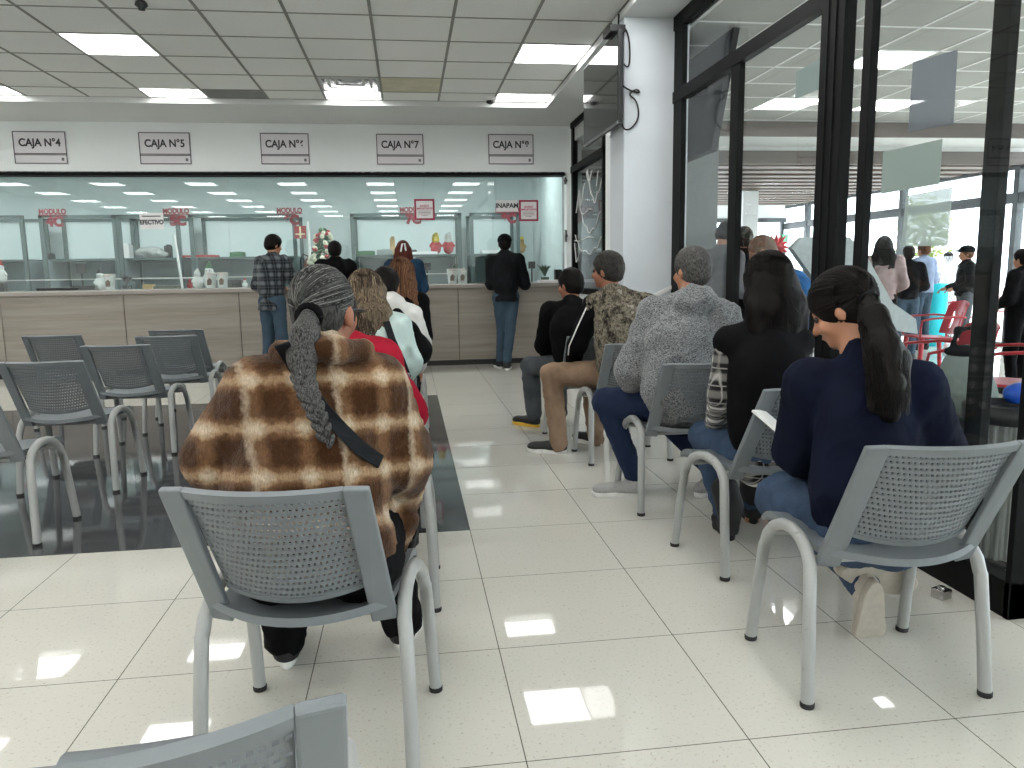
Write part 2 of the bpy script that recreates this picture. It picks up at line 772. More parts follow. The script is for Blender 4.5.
def tile_mat(name, c, x0, y0, size, joint, jc, speck, rough, sp_amt, line_w=.0022, coat=0.0, vary=.03, spec=.5):
    t = NT(name)
    v = t.coord()
    sp = t.n('ShaderNodeSeparateXYZ')
    t.l(v, sp.inputs[0])
    jn = None
    for i, o in ((0, x0), (1, y0)):
        fr = t.math('FRACT', t.math('DIVIDE', t.math('ADD', sp.outputs[i], 100 * size - o), size))
        d = t.math('MINIMUM', fr, t.math('SUBTRACT', 1.0, fr))
        q = t.math('LESS_THAN', d, line_w / size)
        jn = q if jn is None else t.math('MAXIMUM', jn, q)
    n1 = t.noise(v, 90, 3, .6)
    n2 = t.noise(v, 1.2, 3)
    base = t.mix(t.math('MULTIPLY', t.ramp(n1, [(.60, (0, 0, 0)), (.68, (1, 1, 1))]), sp_amt), tuple(c), tuple(speck))
    base = t.mix(vary * 4, base, t.ramp(n2, [(.3, tuple(x * .85 for x in c)), (.7, tuple(min(1, x * 1.1) for x in c))]))
    t.col(t.mix(jn, base, jc))
    t.set(rough=rough, coat=coat, spec=spec)
    return t.m


floor_m = tile_mat('polished_tiles', srgb(205, 203, 194), FX, FY, T, 1, srgb(96, 93, 84), srgb(150, 142, 126), .03, .6, line_w=.0016, spec=.6)
dark_m = tile_mat('dark_tiles', srgb(72, 74, 76), FX, FY, T, 1, srgb(56, 57, 58), srgb(100, 102, 104), .05, .3, line_w=.0015, spec=.4)

mb = MB()
mb.ab((XL, YB, -.1), (GX + .12, WY + 3.6, 0))
mb.build('floor', floor_m, kind='structure')
mb = MB()
mb.ab((-7.0, FY, -.01), (FX, FY + 7 * T, .0012))
mb.build('floor_dark_inlay', dark_m, kind='structure')

# suspended ceiling: tiles, T-bars
tl = NT('ceiling_tile')
v = tl.coord()
n = tl.noise(v, 150, 4, .7)
n2 = tl.noise(v, .9, 2)
c0 = tl.ramp(n2, [(.3, srgb(232, 233, 228)), (.7, srgb(240, 240, 236))])
tl.col(tl.mix(.25, c0, tl.ramp(n, [(.35, srgb(214, 214, 210)), (.6, srgb(244, 244, 242))])))
tl.set(rough=.95, spec=.1)
tl.bump(n, .3, .003)
M['tile'] = tl.m
stain = mat('stained_tile', srgb(206, 200, 176), .95, var=.08, scale=6)
darktile = mat('dark_tile', srgb(138, 140, 138), .95, var=.04)
M['tbar'] = mat('ceiling_bar', srgb(138, 137, 130), .6)
lamp_m = emit('panel_light', (1.0, 1.0, .985), LAMP)
x_hi = CX0 + CS * 1.0
y_hi = CY0 + .42
ncol, nrow = 17, 26
lamps, lampset = [], set()
for j in range(0, nrow, 3):
    row = -1 + j
    for col in (0, -6, -9, -12, -15):
        lampset.add((col, row if row > 0 else 0))
for row in (0, 8, 11, 14, 17, 20, 23):
    lampset.add((-3, row))
# rows counted from the far edge: cell (col,row) spans x CX0+col*CS.. +CS, y CY0-(row+1)*CS .. CY0-row*CS
lampset = {(c, r - 1 if r == 0 else r) for c, r in lampset}
ventset = {(-3, 1 - 1 + 0), (-9, 0)}
mb = MB()
mbs = {}
ceil_mb = MB()
for c in range(-17, 1):
    for r in range(-1, nrow):
        if (c, r) in lampset or (c, r) in ventset:
            continue
        x0, x1 = CX0 + c * CS, CX0 + (c + 1) * CS
        y1, y0 = CY0 - r * CS, CY0 - (r + 1) * CS
        if r == -1:
            y1 = min(y1, y_hi)
        kind = stain if (c, r) in ((-2, 0),) else darktile if (c, r) == (-5, -1) else M['tile']
        (mbs.setdefault(kind.name, (kind, MB()))[1]).ab((x0 + .006, y0 + .006, CZ), (x1 - .006, y1 - .006, CZ + .02))
for i, (k, (m_, b_)) in enumerate(mbs.items()):
    b_.build('ceiling' if k == 'ceiling_tile' else 'ceiling_' + k, m_, kind='structure')
mb = MB()
for c in range(-17, 2):
    x = CX0 + c * CS
    mb.ab((x - .012, CY0 - nrow * CS, CZ - .004), (x + .012, y_hi, CZ + .006))
for r in range(-1, nrow + 1):
    y = CY0 - r * CS if r > -1 else y_hi
    mb.ab((CX0 - 17 * CS, y - .009, CZ - .003), (x_hi, y + .009, CZ + .006))
mb.build('ceiling_grid', M['tbar'], kind='structure')
mb = MB()
mb.ab((XL - .2, YB - .2, CZ + .06), (GX + .3, WY + .1, CZ + .12))
mb.build('ceiling_slab', M['soffit'], kind='structure')
# plastered soffit around the grid
mb = MB()
mb.ab((XL, y_hi, SZ), (GX + .1, WY + .02, CZ + .06))
mb.ab((x_hi, YB, SZ), (GX + .1, y_hi, CZ + .06))
mb.ab((GX + .09, PC[1] + .1, SZ), (wx + .12, WY + .02, CZ + .06))
mb.build('ceiling_soffit', M['soffit'], kind='structure')

# walls
mb = MB()
mb.ab((XL, WY, 2.53), (GX + .2, WY + .12, SZ + .1))
mb.build('wall_back', M['wall'], kind='structure')
mb = MB()
mb.ab((XL - .1, YB, 0), (XL, WY + 3.6, SZ + .1))
mb.build('wall_left', M['wall'], kind='structure')
mb = MB()
mb.ab((XL, YB - .1, 0), (GX + .2, YB, SZ + .1))
mb.build('wall_rear', M['wall'], kind='structure')
# right side: pillar, piece of wall with a window, end strip
PC = (1.685, 5.93, 6.33)
mb = MB()
mb.ab((PC[0], PC[1], 0), (wx + .01, PC[2], SZ))
mb.build('wall_pillar', mat('pillar_paint', srgb(216, 221, 226), .8, var=.03, scale=3), kind='structure', bevel=.008)
wx = GX + .11
W2 = (8.42, 10.12)
mb = MB()
mb.ab((wx, PC[2], 0), (wx + .12, W2[0], SZ))
mb.ab((wx, W2[1], 0), (wx + .12, WY + .12, SZ))
mb.ab((wx, W2[0], 0), (wx + .12, W2[1], .95))
mb.build('wall_right', M['wall'], kind='structure')
mb = MB()
mb.ab((wx, WY + .12, 0), (wx + .12, WY + 3.6, SZ))
mb.build('wall_office_right', M['office'], kind='structure')
mb = MB()
mb.ab((GX, YB, 0), (GX + .12, -1.6, SZ))
mb.build('wall_right_rear', M['wall'], kind='structure')

gl_side = glass('side_glass', (.95, .965, .965), .42)
gl_counter = glass('counter_glass', (.93, .975, .97), 1.25)

# window 2 (beside the tv): black frame, upper and lower pane, white hand writing
mb = MB()
fw = .055
mb.ab((wx - .03, W2[0], .95), (wx + .05, W2[0] + fw, SZ))
mb.ab((wx - .02, W2[1] - fw * 1.6, .95), (wx + .05, W2[1], SZ))
mb.ab((wx - .03, W2[0], SZ - .07), (wx + .05, W2[1], SZ))
mb.ab((wx - .03, W2[0], 2.50), (wx + .05, W2[1], 2.58))
mb.ab((wx - .03, W2[0], .95), (wx + .05, W2[1], 1.02))
win2 = mb.build('window_2', M['black'], kind='structure')
mb = MB()
mb.ab((wx + .01, W2[0] + fw, 1.0), (wx + .016, W2[1] - fw, 2.5))
mb.ab((wx + .01, W2[0] + fw, 2.58), (wx + .016, W2[1] - fw, SZ - .05))
mb.build('window_pane', gl_side, win2)
mb = MB()
wr_ = [[(8.35, 2.30), (8.6, 2.12), (8.8, 2.02), (9.0, 2.2), (9.2, 2.42)], [(8.5, 1.9), (8.8, 1.72), (9.1, 1.7), (9.4, 1.86), (9.6, 2.1)],
       [(8.4, 1.62), (8.7, 1.5), (9.1, 1.44), (9.6, 1.52), (9.85, 1.7)], [(8.6, 2.36), (8.7, 2.2)], [(9.3, 2.3), (9.5, 2.05), (9.6, 2.25), (9.8, 1.98)],
       [(9.5, 1.5), (9.8, 1.35), (9.9, 1.6)], [(8.9, 1.95), (9.5, 1.95)], [(8.8, 1.62), (9.9, 1.63)], [(8.9, 2.4), (9.05, 2.3), (9.15, 2.44)]]
for ln in wr_:
    ln = [(8.5 + (a_ - 8.35) * .98, b_) for a_, b_ in ln]
    pts = []
    for i in range(len(ln) - 1):
        for q in range(4):
            u = q / 4
            pts.append(Vector((wx - .0, ln[i][0] * (1 - u) + ln[i + 1][0] * u, ln[i][1] * (1 - u) + ln[i + 1][1] * u + .02 * math.sin(u * 6))))
    pts.append(Vector((wx - .0, ln[-1][0], ln[-1][1])))
    mb.tube(pts, .007, 6)
mb.build('handwriting', M['white'], win2)
mb = MB()
mb.ab((2.95, 7.3, 0), (3.0, 14.5, SZ))  # added partition, lengthened so the window shows dark instead of daylight
mb.ab((wx + .12, 7.25, 0), (3.0, 7.3, SZ))
mb.build('wall_view_block', mat('view_block_grey', srgb(120, 124, 122), .8), kind='structure')

# glazed side wall with door: black aluminium posts and rails
d1 = empty('door_1', (GX, 3, 0))
d1['kind'] = 'structure'


def yy(px, py=270):
    return PX(px, py, GX).y




def edge(px0, px1, xa, xb, py=270):
    return PX(px0, py, GX + xa).y, PX(px1, py, GX + xb).y


P0, P1 = edge(671, 684, 0, .04)
Q0, Q1 = edge(726, 740, 0, .04)
A0, A1 = edge(811, 845, -.02, .04)
B0, B1 = edge(852, 868, 0, .04)
C0, C1 = edge(967, 993, .04, .08, 380)
D0, D1 = edge(1003, 1027, -.03, .04, 600)
loc = Vector((GX, 3, 0))


def L(x, y, z):
    return (x - loc.x, y - loc.y, z)


for nm, ya, yb, xa, xb in (('post', P0, P1, 0, .04), ('post', Q0, Q1, 0, .04), ('post', A0, A1, -.02, .04), ('post', B0, B1, 0, .04), ('post', C0, C1, .04, .08), ('post', D0, D1, -.03, .04)):
    mb = MB()
    mb.ab(L(GX + xa, min(ya, yb), 0), L(GX + xb, max(ya, yb), 2.52 if ya == Q0 else SZ))
    if nm == 'post' and ya == A0:
        for f in (.34, .67):
            mb.ab(L(GX + xa - .006, ya + (yb - ya) * f - .006, 0), L(GX + xa, ya + (yb - ya) * f + .006, SZ))
    mb.build('post', M['black'], d1, bevel=.003)
mb = MB()
mb.ab(L(GX - .01, -1.6, SZ - .10), L(GX + .04, P0, SZ))
mb.ab(L(GX - .01, B1, 2.50), L(GX + .04, P0, 2.585))
mb.ab(L(GX, A1, 0), L(GX + .08, P0, .12))
mb.build('rail', M['black'], d1)
mb = MB()
mb.ab(L(GX - .03, D1, 0), L(GX + .05, A1, .135))
mb.build('bottom_rail', M['black'], d1, bevel=.004)
mb = MB()
mb.ab(L(GX + .02, -1.6, .1), L(GX + .026, P0, 2.5))
mb.ab(L(GX + .02, -1.6, 2.58), L(GX + .026, P0, SZ - .05))
mb.build('glass_pane', gl_side, d1)
# small steel stopper on the floor by the door
mb = MB()
q = PZ(941, 598, 0)
mb.box((q.x, q.y, .02), (.055, .05, .038), rz=.3)
mb.lathe([(.017, 0), (.017, .006), (.012, .009)], (q.x, q.y, .038), 12)
tag(centre(mb.build('door_stopper', M['steel'], bevel=.004)), 'small chrome floor stopper block beside the black door rail', 'door stopper')
# cable trunking on the pillar
mb = MB()
a, b = PY(648, 297, PC[1]), PY(676, 283, PC[1])
mb.prism([(a.x, PC[1], a.z), (b.x, PC[1], b.z), (b.x, PC[1], b.z - .03), (a.x, PC[1], a.z - .03)], (0, -.015, 0))
tag(centre(mb.build('cable_trunking', M['white'])), 'slanting white cable trunking low on the white pillar', 'trunking')

# ceiling lights, vents
first = None
pos = []
for c, r in sorted(lampset):
    x, y = CX0 + (c + .5) * CS, CY0 - (r + .5) * CS
    if r == -1:
        y = CY0 + CS * .32 - .02
    pos.append((x, y, c, r))
lab = {(0, 2): 'bright square ceiling panel light above the television', (0, -1): 'bright ceiling panel light over the CAJA N°8 sign corner', (-3, -1): 'bright ceiling panel light touching the air vent above CAJA N°6 and N°7',
       (-6, 2): 'large bright ceiling panel light at upper left, nearest in its column', (-6, -1): 'bright ceiling panel light over the CAJA N°5 sign beside a dark tile', (-9, -1): 'bright ceiling panel light cut by the left picture edge'}
proto_l = {}
for x, y, c, r in pos:
    short = r == -1
    if short not in proto_l:
        h_ = CS * (.33 if short else .5) - .012
        h_ = CS * .30 if short else h_
        t_ = empty('ceiling_light')
        mb = MB()
        for sx, sy, dx, dy in ((0, 1, 1, 0), (0, -1, 1, 0), (1, 0, 0, 1), (-1, 0, 0, 1)):
            ex, ey = CS * .5 - .012, h_
            mb.box((sx * ex, sy * ey, .0), (.016 if sx else 2 * ex, .016 if sy else 2 * ey, .012))
        mb.build('frame', M['white'], t_)
        mb = MB()
        mb.box((0, 0, .004), (CS - .03, 2 * h_ - .01, .01))
        mb.build('diffuser', lamp_m, t_)
        proto_l[short] = t_
        o = t_
    else:
        o = copy_tree(proto_l[short])
    o.location = (x, y, CZ)
    tag(o, lab.get((c, r), 'ceiling panel light further back, seen only as a reflection'), 'ceiling light', 'square panel lights in the suspended ceiling')
for (c, r), lb in (((-3, 0), 'louvred metal ceiling vent above the space between CAJA N°6 and N°7'), ((-9, 0), 'louvred metal ceiling vent at the upper left corner')):
    t_ = empty('ceiling_vent', (CX0 + (c + .5) * CS, CY0 - (r + .5) * CS, CZ), 0, lb, 'air vent')
    mb = MB()
    mb.box((0, 0, .05), (CS - .02, CS - .02, .01))
    mb.build('duct_box', M['darkitem'], t_)
    for i, q in enumerate((.29, .215, .14)):
        mb = MB()
        for s_ in (1, -1):
            mb.box((0, s_ * q, .0 + i * .012), (2 * q, .03, .008), rx=s_ * .5)
            mb.box((s_ * q, 0, .0 + i * .012), (.03, 2 * q, .008))
        mb.build('louvre_ring', mat('vent_metal', srgb(190, 192, 190), .4, metal=.4), t_)
    mb = MB()
    mb.box((0, 0, .03), (.16, .16, .006))
    mb.build('centre_plate', mat('vent_metal', srgb(190, 192, 190), .4, metal=.4), t_)
# sprinkler head and small ceiling device
q = PZ(141, 1, CZ)
mb = MB()
mb.lathe([(.03, .0), (.04, -.012), (.045, -.03), (.02, -.05), (.025, -.06), (.005, -.065)], (q.x, q.y, CZ), 16)
tag(centre(mb.build('smoke_detector', M['darkitem'])), 'small dark ceiling sensor at the top left', 'detector')
q = PZ(490, 103.5, SZ)
t_ = empty('dome_camera', (q.x, q.y, CZ), 0, 'flat round dome device with dark cap beside the CAJA N°8 ceiling light', 'ceiling device')
mb = MB()
mb.lathe([(.09, 0), (.09, -.015), (.05, -.03), (.001, -.032)], (0, 0, 0), 20)
mb.build('dome', M['white'], t_)
mb = MB()
mb.lathe([(.04, -.03), (.045, -.05), (.02, -.065)], (0, 0, 0), 14)
mb.build('cap', M['darkitem'], t_)

# ---------------------------------------------------------------- signs CAJA N°4..8
for i, (pl, pr, pt, pb) in enumerate(((13, 68, 133.5, 162), (139, 191.5, 134.5, 162.5), (260.5, 309.5, 135.5, 162.5), (376.5, 423.5, 136, 163), (488.5, 533, 136.5, 162.5))):
    a, b = PY(pl, pt, WY), PY(pr, pb, WY)
    W_, H_ = b.x - a.x, .37
    cx_, cz_ = (a.x + b.x) / 2, PY((pl + pr) / 2, (pt + pb) / 2, WY).z
    t_ = empty('wall_sign', (cx_, WY, cz_ - H_ / 2), 0, 'white wall sign reading CAJA N°%d' % (i + 4), 'sign', 'counter number signs')
    mb = MB()
    mb.box((0, -.008, H_ / 2), (W_ + .02, .014, H_ + .02))
    mb.build('plate', M['sign'], t_, bevel=.002)
    mb = MB()
    e = .009
    for z in (0, H_ * .27, H_ * .31, H_):
        mb.box((0, -.017, z), (W_, .004, e))
    for s_ in (-1, 1):
        mb.box((s_ * W_ / 2, -.017, H_ / 2), (e, .004, H_))
    mb.build('border', M['ink'], t_)
    text('lettering', 'CAJA N°%d' % (i + 4), .125, (0, -.018, H_ * .65), M['ink'], t_, bold=.0035, sx=.9)
    mb = MB()
    mb.box((W_ * .42, -.017, H_ * .13), (.03, .004, .035))
    mb.build('emblem', mat('emblem_grey', srgb(120, 120, 122), .6), t_)

# ---------------------------------------------------------------- counter
wd = NT('grey_wood_laminate')
v = wd.coord(scale=(1.2, 1.2, 26))
n = wd.noise(v, 1.0, 5, .6)
v2 = wd.coord(scale=(.5, .5, 7))
n2 = wd.noise(v2, 1.3, 3)
wd.col(wd.mix(.5, wd.ramp(n, [(.3, srgb(128, 119, 110)), (.7, srgb(166, 158, 148))]), wd.ramp(n2, [(.35, srgb(134, 125, 116)), (.65, srgb(162, 154, 145))])))
wd.set(rough=.45)
M['wood'] = wd.m
ctr = empty('service_counter', (-3.4, WY + .3, 0), 0, 'long grey wood laminate service counter below the glass screen', 'counter')
cl = Vector((-3.4, WY + .3, 0))
joints = [-8.6] + [PY(x, y, WY).x for x, y in ((3, 330), (126, 330), (241, 330), (349, 330), (459, 330))] + [GX + .0]
for a, b in zip(joints[:-1], joints[1:]):
    mb = MB()
    mb.ab((a + .004 - cl.x, WY - cl.y, .07), (b - .004 - cl.x, WY + .02 - cl.y, 1.035))
    mb.build('front_panel', M['wood'], ctr, bevel=.002)
mb = MB()
mb.ab((-8.6 - cl.x, WY + .02 - cl.y, .0), (GX - cl.x, WY + .45 - cl.y, 1.035))
mb.ab((-8.6 - cl.x, WY + .03 - cl.y, 0), (GX - cl.x, WY + .04 - cl.y, .07))
mb.build('body', M['darkitem'], ctr)
mb = MB()
mb.ab((-8.6 - cl.x, WY - .04 - cl.y, 1.035), (GX - cl.x, WY + .62 - cl.y, 1.08))
mb.build('worktop', mat('worktop_laminate', srgb(160, 152, 146), .35, var=.04, scale=4), ctr, bevel=.004)
mb = MB()
mb.ab((-8.6 - cl.x, WY + .0 - cl.y, 0.0), (GX - cl.x, WY + .03 - cl.y, .068))
mb.build('kick_strip', M['darkitem'], ctr)
# glass screen
gy = WY + .16
gs = empty('glass_screen', (-3.4, gy, 1.08), 0, 'teal tinted glass screen with black top rail above the counter', 'glass screen')
gj = [-8.8] + [PY(x, 230, gy).x for x in (-20, 110, 229, 344, 455, 563)]
for a, b in zip(gj[:-1], gj[1:]):
    mb = MB()
    mb.ab((a + .003 - cl.x, -.004, .0 if True else 0), (b - .003 - cl.x, .004, 1.42))
    mb.build('glass_pane', gl_counter, gs)
mb = MB()
mb.ab((-8.8 - cl.x, -.16, 1.415), (gj[-1] - cl.x, .03, 1.462))
mb.build('top_rail', M['black'], gs)
mb = MB()
mb.ab((gj[-1] - cl.x - .006, -.01, 0), (gj[-1] - cl.x + .012, .01, 1.42))
mb.ab((-8.8 - cl.x, -.012, .0), (gj[-1] - cl.x, .012, .012))
mb.build('edge_strip', M['steel'], gs)
# end panel with clips between screen and window
mb = MB()
mb.ab((gj[-1] + .02, WY - .001, 1.0), (wx + .01, WY + .12, 2.54))
mb.build('wall_end_strip', M['wall'], kind='structure')
for i, (px, py) in enumerate(((565, 181), (565.5, 236))):
    q = PY(px, py, WY)
    mb = MB()
    mb.box((q.x, WY - .02, q.z), (.03, .04, .16 if i else .09))
    mb.box((q.x, WY - .045, q.z), (.05, .015, .03))
    tag(centre(mb.build('wall_bracket', M['steel'], bevel=.003)), ('long steel handle bracket at mid height beside the glass screen edge', 'short steel bracket high beside the glass screen edge')[1 - i], 'bracket')

# ---------------------------------------------------------------- office behind the screen
OY = WY + 3.1
mb = MB()
mb.ab((XL, OY, 0), (GX + .2, OY + .1, 3.3))
mb.build('wall_office', M['office'], kind='structure')
mb = MB()
mb.ab((XL, WY + .12, 3.0), (GX + .2, OY, 3.1))
mb.build('ceiling_office', M['soffit'], kind='structure')
lo = None
for i, x in enumerate((-7.2, -5.0, -2.8, -.6, 1.2)):  # unseen panels added to light the office through the glass
    if lo is None:
        lo = empty('office_fill_light', (x, WY + 1.3, 2.98), 0, 'added ceiling panel light, out of view, brightening the office behind the glass', 'ceiling light', 'added office fill lights')
        mb = MB()
        mb.box((0, 0, 0), (1.24, .34, .02))
        mb.build('frame', M['white'], lo)
        mb = MB()
        mb.box((0, 0, -.012), (1.18, .28, .006))
        mb.build('diffuser', emit('office_fill_glow', (.95, 1, 1), 19.0), lo)
    else:
        o = copy_tree(lo)
        o.location.x = x
# cubicles: metal frame, white board above, darker board below, shelf, red letters
KY = WY + 2.0
ztop = PY(100, 215, KY).z
cub = [(-60, -2 + 28, '3C', 10), (41, 118, '4C', 54), (118, 181, '5C', 172 + 5), (190, 297, '6C', 290), (351, 462, '7C', 404 + 8), (470, 520, '8C', 507)]
for i, (xa, xb, code, xt) in enumerate(cub):
    a, b = PY(xa, 240, KY).x, PY(xb, 240, KY).x
    t_ = empty('cubicle_unit', ((a + b) / 2, KY, 0), 0, 'grey framed service cubicle labelled MODULO %s in red letters' % code if code != '3C' else 'grey framed service cubicle cut by the left picture edge', 'cubicle', 'service cubicles behind the glass')
    hw = (b - a) / 2
    for s_ in (-1, 1):
        for dy in (0, .75):
            mb = MB()
            mb.box((s_ * (hw - .03), dy, ztop / 2), (.055, .05, ztop))
            mb.build('post', M['frame'], t_)
    for dy in (0, .75):
        mb = MB()
        mb.box((0, dy, ztop - .024), (2 * hw, .05, .048))
        mb.build('top_beam', M['frame'], t_)
    zs = PY(100, 260, KY + .4).z
    mb = MB()
    mb.box((0, .77, (ztop - .06 + zs) / 2), (2 * hw - .10, .02, ztop - .06 - zs))
    mb.build('board', M['board'], t_)
    mb = MB()
    mb.box((0, .77, zs / 2), (2 * hw - .14, .02, zs - .02))
    mb.build('lower_board', M['boardlow'], t_)
    for s_ in (-1, 1):
        mb = MB()
        mb.box((s_ * (hw - .035), .37, zs / 2), (.02, .68, zs))
        mb.build('side_board', M['boardlow'], t_)
    mb = MB()
    mb.box((0, .45, zs), (2 * hw - .1, .6, .035))
    mb.build('shelf', M['frame'], t_)
    if code != '3C':
        xl = PY(xt, 215, KY).x - (a + b) / 2
        mb = MB()
        mb.box((xl, -.04, ztop + .0), (.38, .01, .012))
        mb.build('letter_bar', M['red'], t_)
        text('lettering', 'MODULO', .105, (xl, -.045, ztop + .045), M['red'], t_, bold=.005, sx=.82)
        text('lettering', code, .19, (xl + .02, -.045, ztop - .10), M['red'], t_, bold=.013)
# chrome support pole with base behind the glass, thin shelf glass
for px, lb in ((177, 'thin white pole leaning behind the glass beside MODULO 5C'),):
    a, b = PY(174, 235, KY - .4), PY(182, 284, KY - .4)
    mb = MB()
    mb.tube([a, b + (b - a) * (b.z / (a.z - b.z))], .02, 8)
    tag(centre(mb.build('support_pole', M['white'])), lb, 'pole')
mb = MB()
a, b = PY(-30, 283, WY + .55), PY(465, 279, WY + .55)
mb.ab((a.x, WY + .5, 1.22), (b.x, WY + .53, 1.235))
tag(centre(mb.build('glass_shelf', M['white'])), 'thin pale rail running low behind the counter glass', 'rail')

# ================================================================ ATRIUM BEYOND THE GLASS
AX, AY = 9.0, 17.6
mb = MB()
mb.ab((GX + .12, YB, -.1), (AX, AY, 0))
mb.build('floor_atrium', floor_m, kind='structure')
mb = MB()
mb.ab((AX, -30, -.14), (80, 60, -.04))
mb.ab((GX + .12, AY, -.14), (AX, 60, -.04))
mb.build('ground_outside', M['concrete'], kind='structure')
# atrium ceiling: white bars between grey tiles, lamps
az = 3.08
mb, mg = MB(), MB()
for i in range(11):
    for j in range(19):
        x, y = GX + .14 + i * .61, -2.1 + j * .61
        if (i, j) in ((3, 14), (5, 17), (3, 17), (7, 14), (5, 11)):
            continue
        mb.ab((x + .012, y + .012, az), (x + .598, y + .598, az + .02))
mb.build('ceiling_atrium', mat('atrium_tile', srgb(168, 168, 162), .9, var=.05, scale=3), kind='structure')
for i in range(12):
    x = GX + .14 + i * .61
    mg.ab((x - .012, -2.1, az - .004), (x + .012, 9.49, az + .004))
for j in range(20):
    y = -2.1 + j * .61
    mg.ab((GX + .14, y - .012, az - .004), (8.85, y + .012, az + .004))
mg.build('ceiling_atrium_grid', M['white'], kind='structure')
al = None
for k, (i, j) in enumerate(((3, 14), (5, 17), (3, 17), (7, 14), (5, 11))):
    x, y = GX + .14 + (i + .5) * .61, -2.1 + (j + .5) * .61
    if al is None:
        al = empty('atrium_light', (x, y, az), 0)
        mb = MB()
        for sx, sy in ((1, 0), (-1, 0), (0, 1), (0, -1)):
            mb.box((sx * .29, sy * .29, 0), (.02 if sx else .58, .02 if sy else .58, .012))
        mb.build('frame', M['white'], al)
        mb = MB()
        mb.box((0, 0, .004), (.56, .56, .01))
        mb.build('diffuser', lamp_m, al)
        o = al
    else:
        o = copy_tree(al)
        o.location = (x, y, az)
    tag(o, ('square ceiling light beyond the glass, nearest above the door', 'square ceiling light beyond the glass, far one near the wooden slats, right', 'square ceiling light beyond the glass, far one seen left of the door posts',
            'square ceiling light beyond the glass, far to the right', 'square ceiling light beyond the glass, second from the door')[k], 'ceiling light', 'square lights beyond the glass wall')
mb = MB()
mb.ab((GX + .12, YB, az + .05), (AX, 9.5, az + .1))
mb.ab((GX + .12, 9.5, az - .18), (AX, 10.4, az + .1))
mb.ab((GX + .12, 10.4, 2.82), (AX, AY + .1, az + .1))
mb.build('ceiling_atrium_soffit', M['soffit'], kind='structure')
mb = MB()
mb.ab((GX + .12, 9.47, az - .20), (AX, 9.52, az - .02))
mb.ab((GX + .12, 10.36, 2.66), (AX, 10.42, 2.84))
mb.build('trim_dark_band', mat('dark_fascia', srgb(96, 88, 82), .6), kind='structure')
slat = mat('brown_slat', srgb(92, 76, 66), .5, var=.1, scale=6)
mb = MB()
for k in range(40):
    y = 10.6 + k * .52
    if y < AY - .3:
        mb.ab((GX + .3, y, 2.66), (AX - .05, y + .26, 2.74))
o = mb.build('ceiling_slats', slat, kind='structure')
# glazed far walls
mb = MB()
for z0, z1 in ((-.04, .05), (2.13, 2.28), (2.62, 2.70)):
    mb.ab((AX - .04, -5, z0), (AX + .06, AY, z1))
for y in (-3, 0, 3, 6, 8.2, 10.5, 13.2, 16.6):
    mb.ab((AX - .05, y - .05, 0), (AX + .07, y + .05, 2.7))
o = mb.build('window_3', mat('grey_mullion', srgb(70, 76, 78), .5), kind='structure')
mb = MB()
mb.ab((AX, -5, 0), (AX + .008, AY, 2.65))
mb.build('window_pane', glass('clear_glass', (.96, .98, .98)), o)
mb = MB()
for z0, z1 in ((-.04, .05), (1.45, 1.6), (2.3, 2.4)):
    mb.ab((GX + .2, AY - .04, z0), (AX, AY + .04, z1))
for x in (3.4, 5.2, 6.0, 7.6, 8.9):
    mb.ab((x - .04, AY - .05, 0), (x + .04, AY + .05, 2.4))
mb.build('window_4', mat('grey_mullion', srgb(70, 76, 78), .5), kind='structure')
mb = MB()
mb.ab((GX + .12, AY - .02, 2.4), (AX, AY + .1, 3.1))
mb.build('wall_atrium_top', M['wall'], kind='structure')
mb = MB()
a, b = PY(742, 250, 14), PY(757, 250, 14)
mb.ab((a.x, 14, 0), (b.x, 14.3, 2.7))
mb.build('wall_atrium_pillar', M['wall'], kind='structure')
mb = MB()
mb.ab((GX + .12, YB - .1, 0), (AX, YB, 3.1))
mb.build('wall_atrium_rear', M['wall'], kind='structure')
# green exit sign hanging from the transom
q = PX(784, 238, AX - .1)
mb = MB()
mb.box((0, 0, 0), (.03, .34, .18))
o = mb.build('exit_sign', mat('exit_green', srgb(70, 150, 110), .5), None)
o.location = q
tag(o, 'small green sign hanging on the far window rail beyond the glass', 'sign')

# tree outside
tr = PY(925, 225, 17)
tree = empty('tree', (tr.x, tr.y, -.05), 0, 'small yellow green tree outside behind the far glazing', 'tree')
mb = MB()
mb.tube([(0, 0, 0), (.05, 0, .8), (0, .05, 1.6), (.05, 0, 2.3)], [.07, .06, .05, .03], 8)
mb.build('trunk', mat('bark', srgb(110, 90, 70), .9), tree)
mb = MB()
for i in range(900):
    u = Vector((random.gauss(0, 1), random.gauss(0, 1), random.gauss(0, 1))).normalized() * random.uniform(.4, 1)
    c = Vector((u.x * .75, u.y * .75, 2.0 + u.z * .95))
    a = Vector((random.uniform(-1, 1), random.uniform(-1, 1), random.uniform(-1, 1))).normalized() * .07
    b = a.orthogonal() * .6
    mb.add([c - a, c + b, c + a, c - b], [(0, 1, 2, 3)])
mb.build('foliage', mat('leaf_green', srgb(150, 165, 90), .7, var=.3, scale=4), tree)

# posters on the door glass, seen from behind


def translucent(name, c, a):
    t = NT(name)
    t.col(c)
    t.set(rough=.7)
    tr = t.n('ShaderNodeBsdfTransparent')
    mx = t.n('ShaderNodeMixShader')
    mx.inputs[0].default_value = a
    t.l(tr.outputs[0], mx.inputs[1])
    t.l(t.b.outputs[0], mx.inputs[2])
    t.l(mx.outputs[0], t.out.inputs[0])
    return t.m


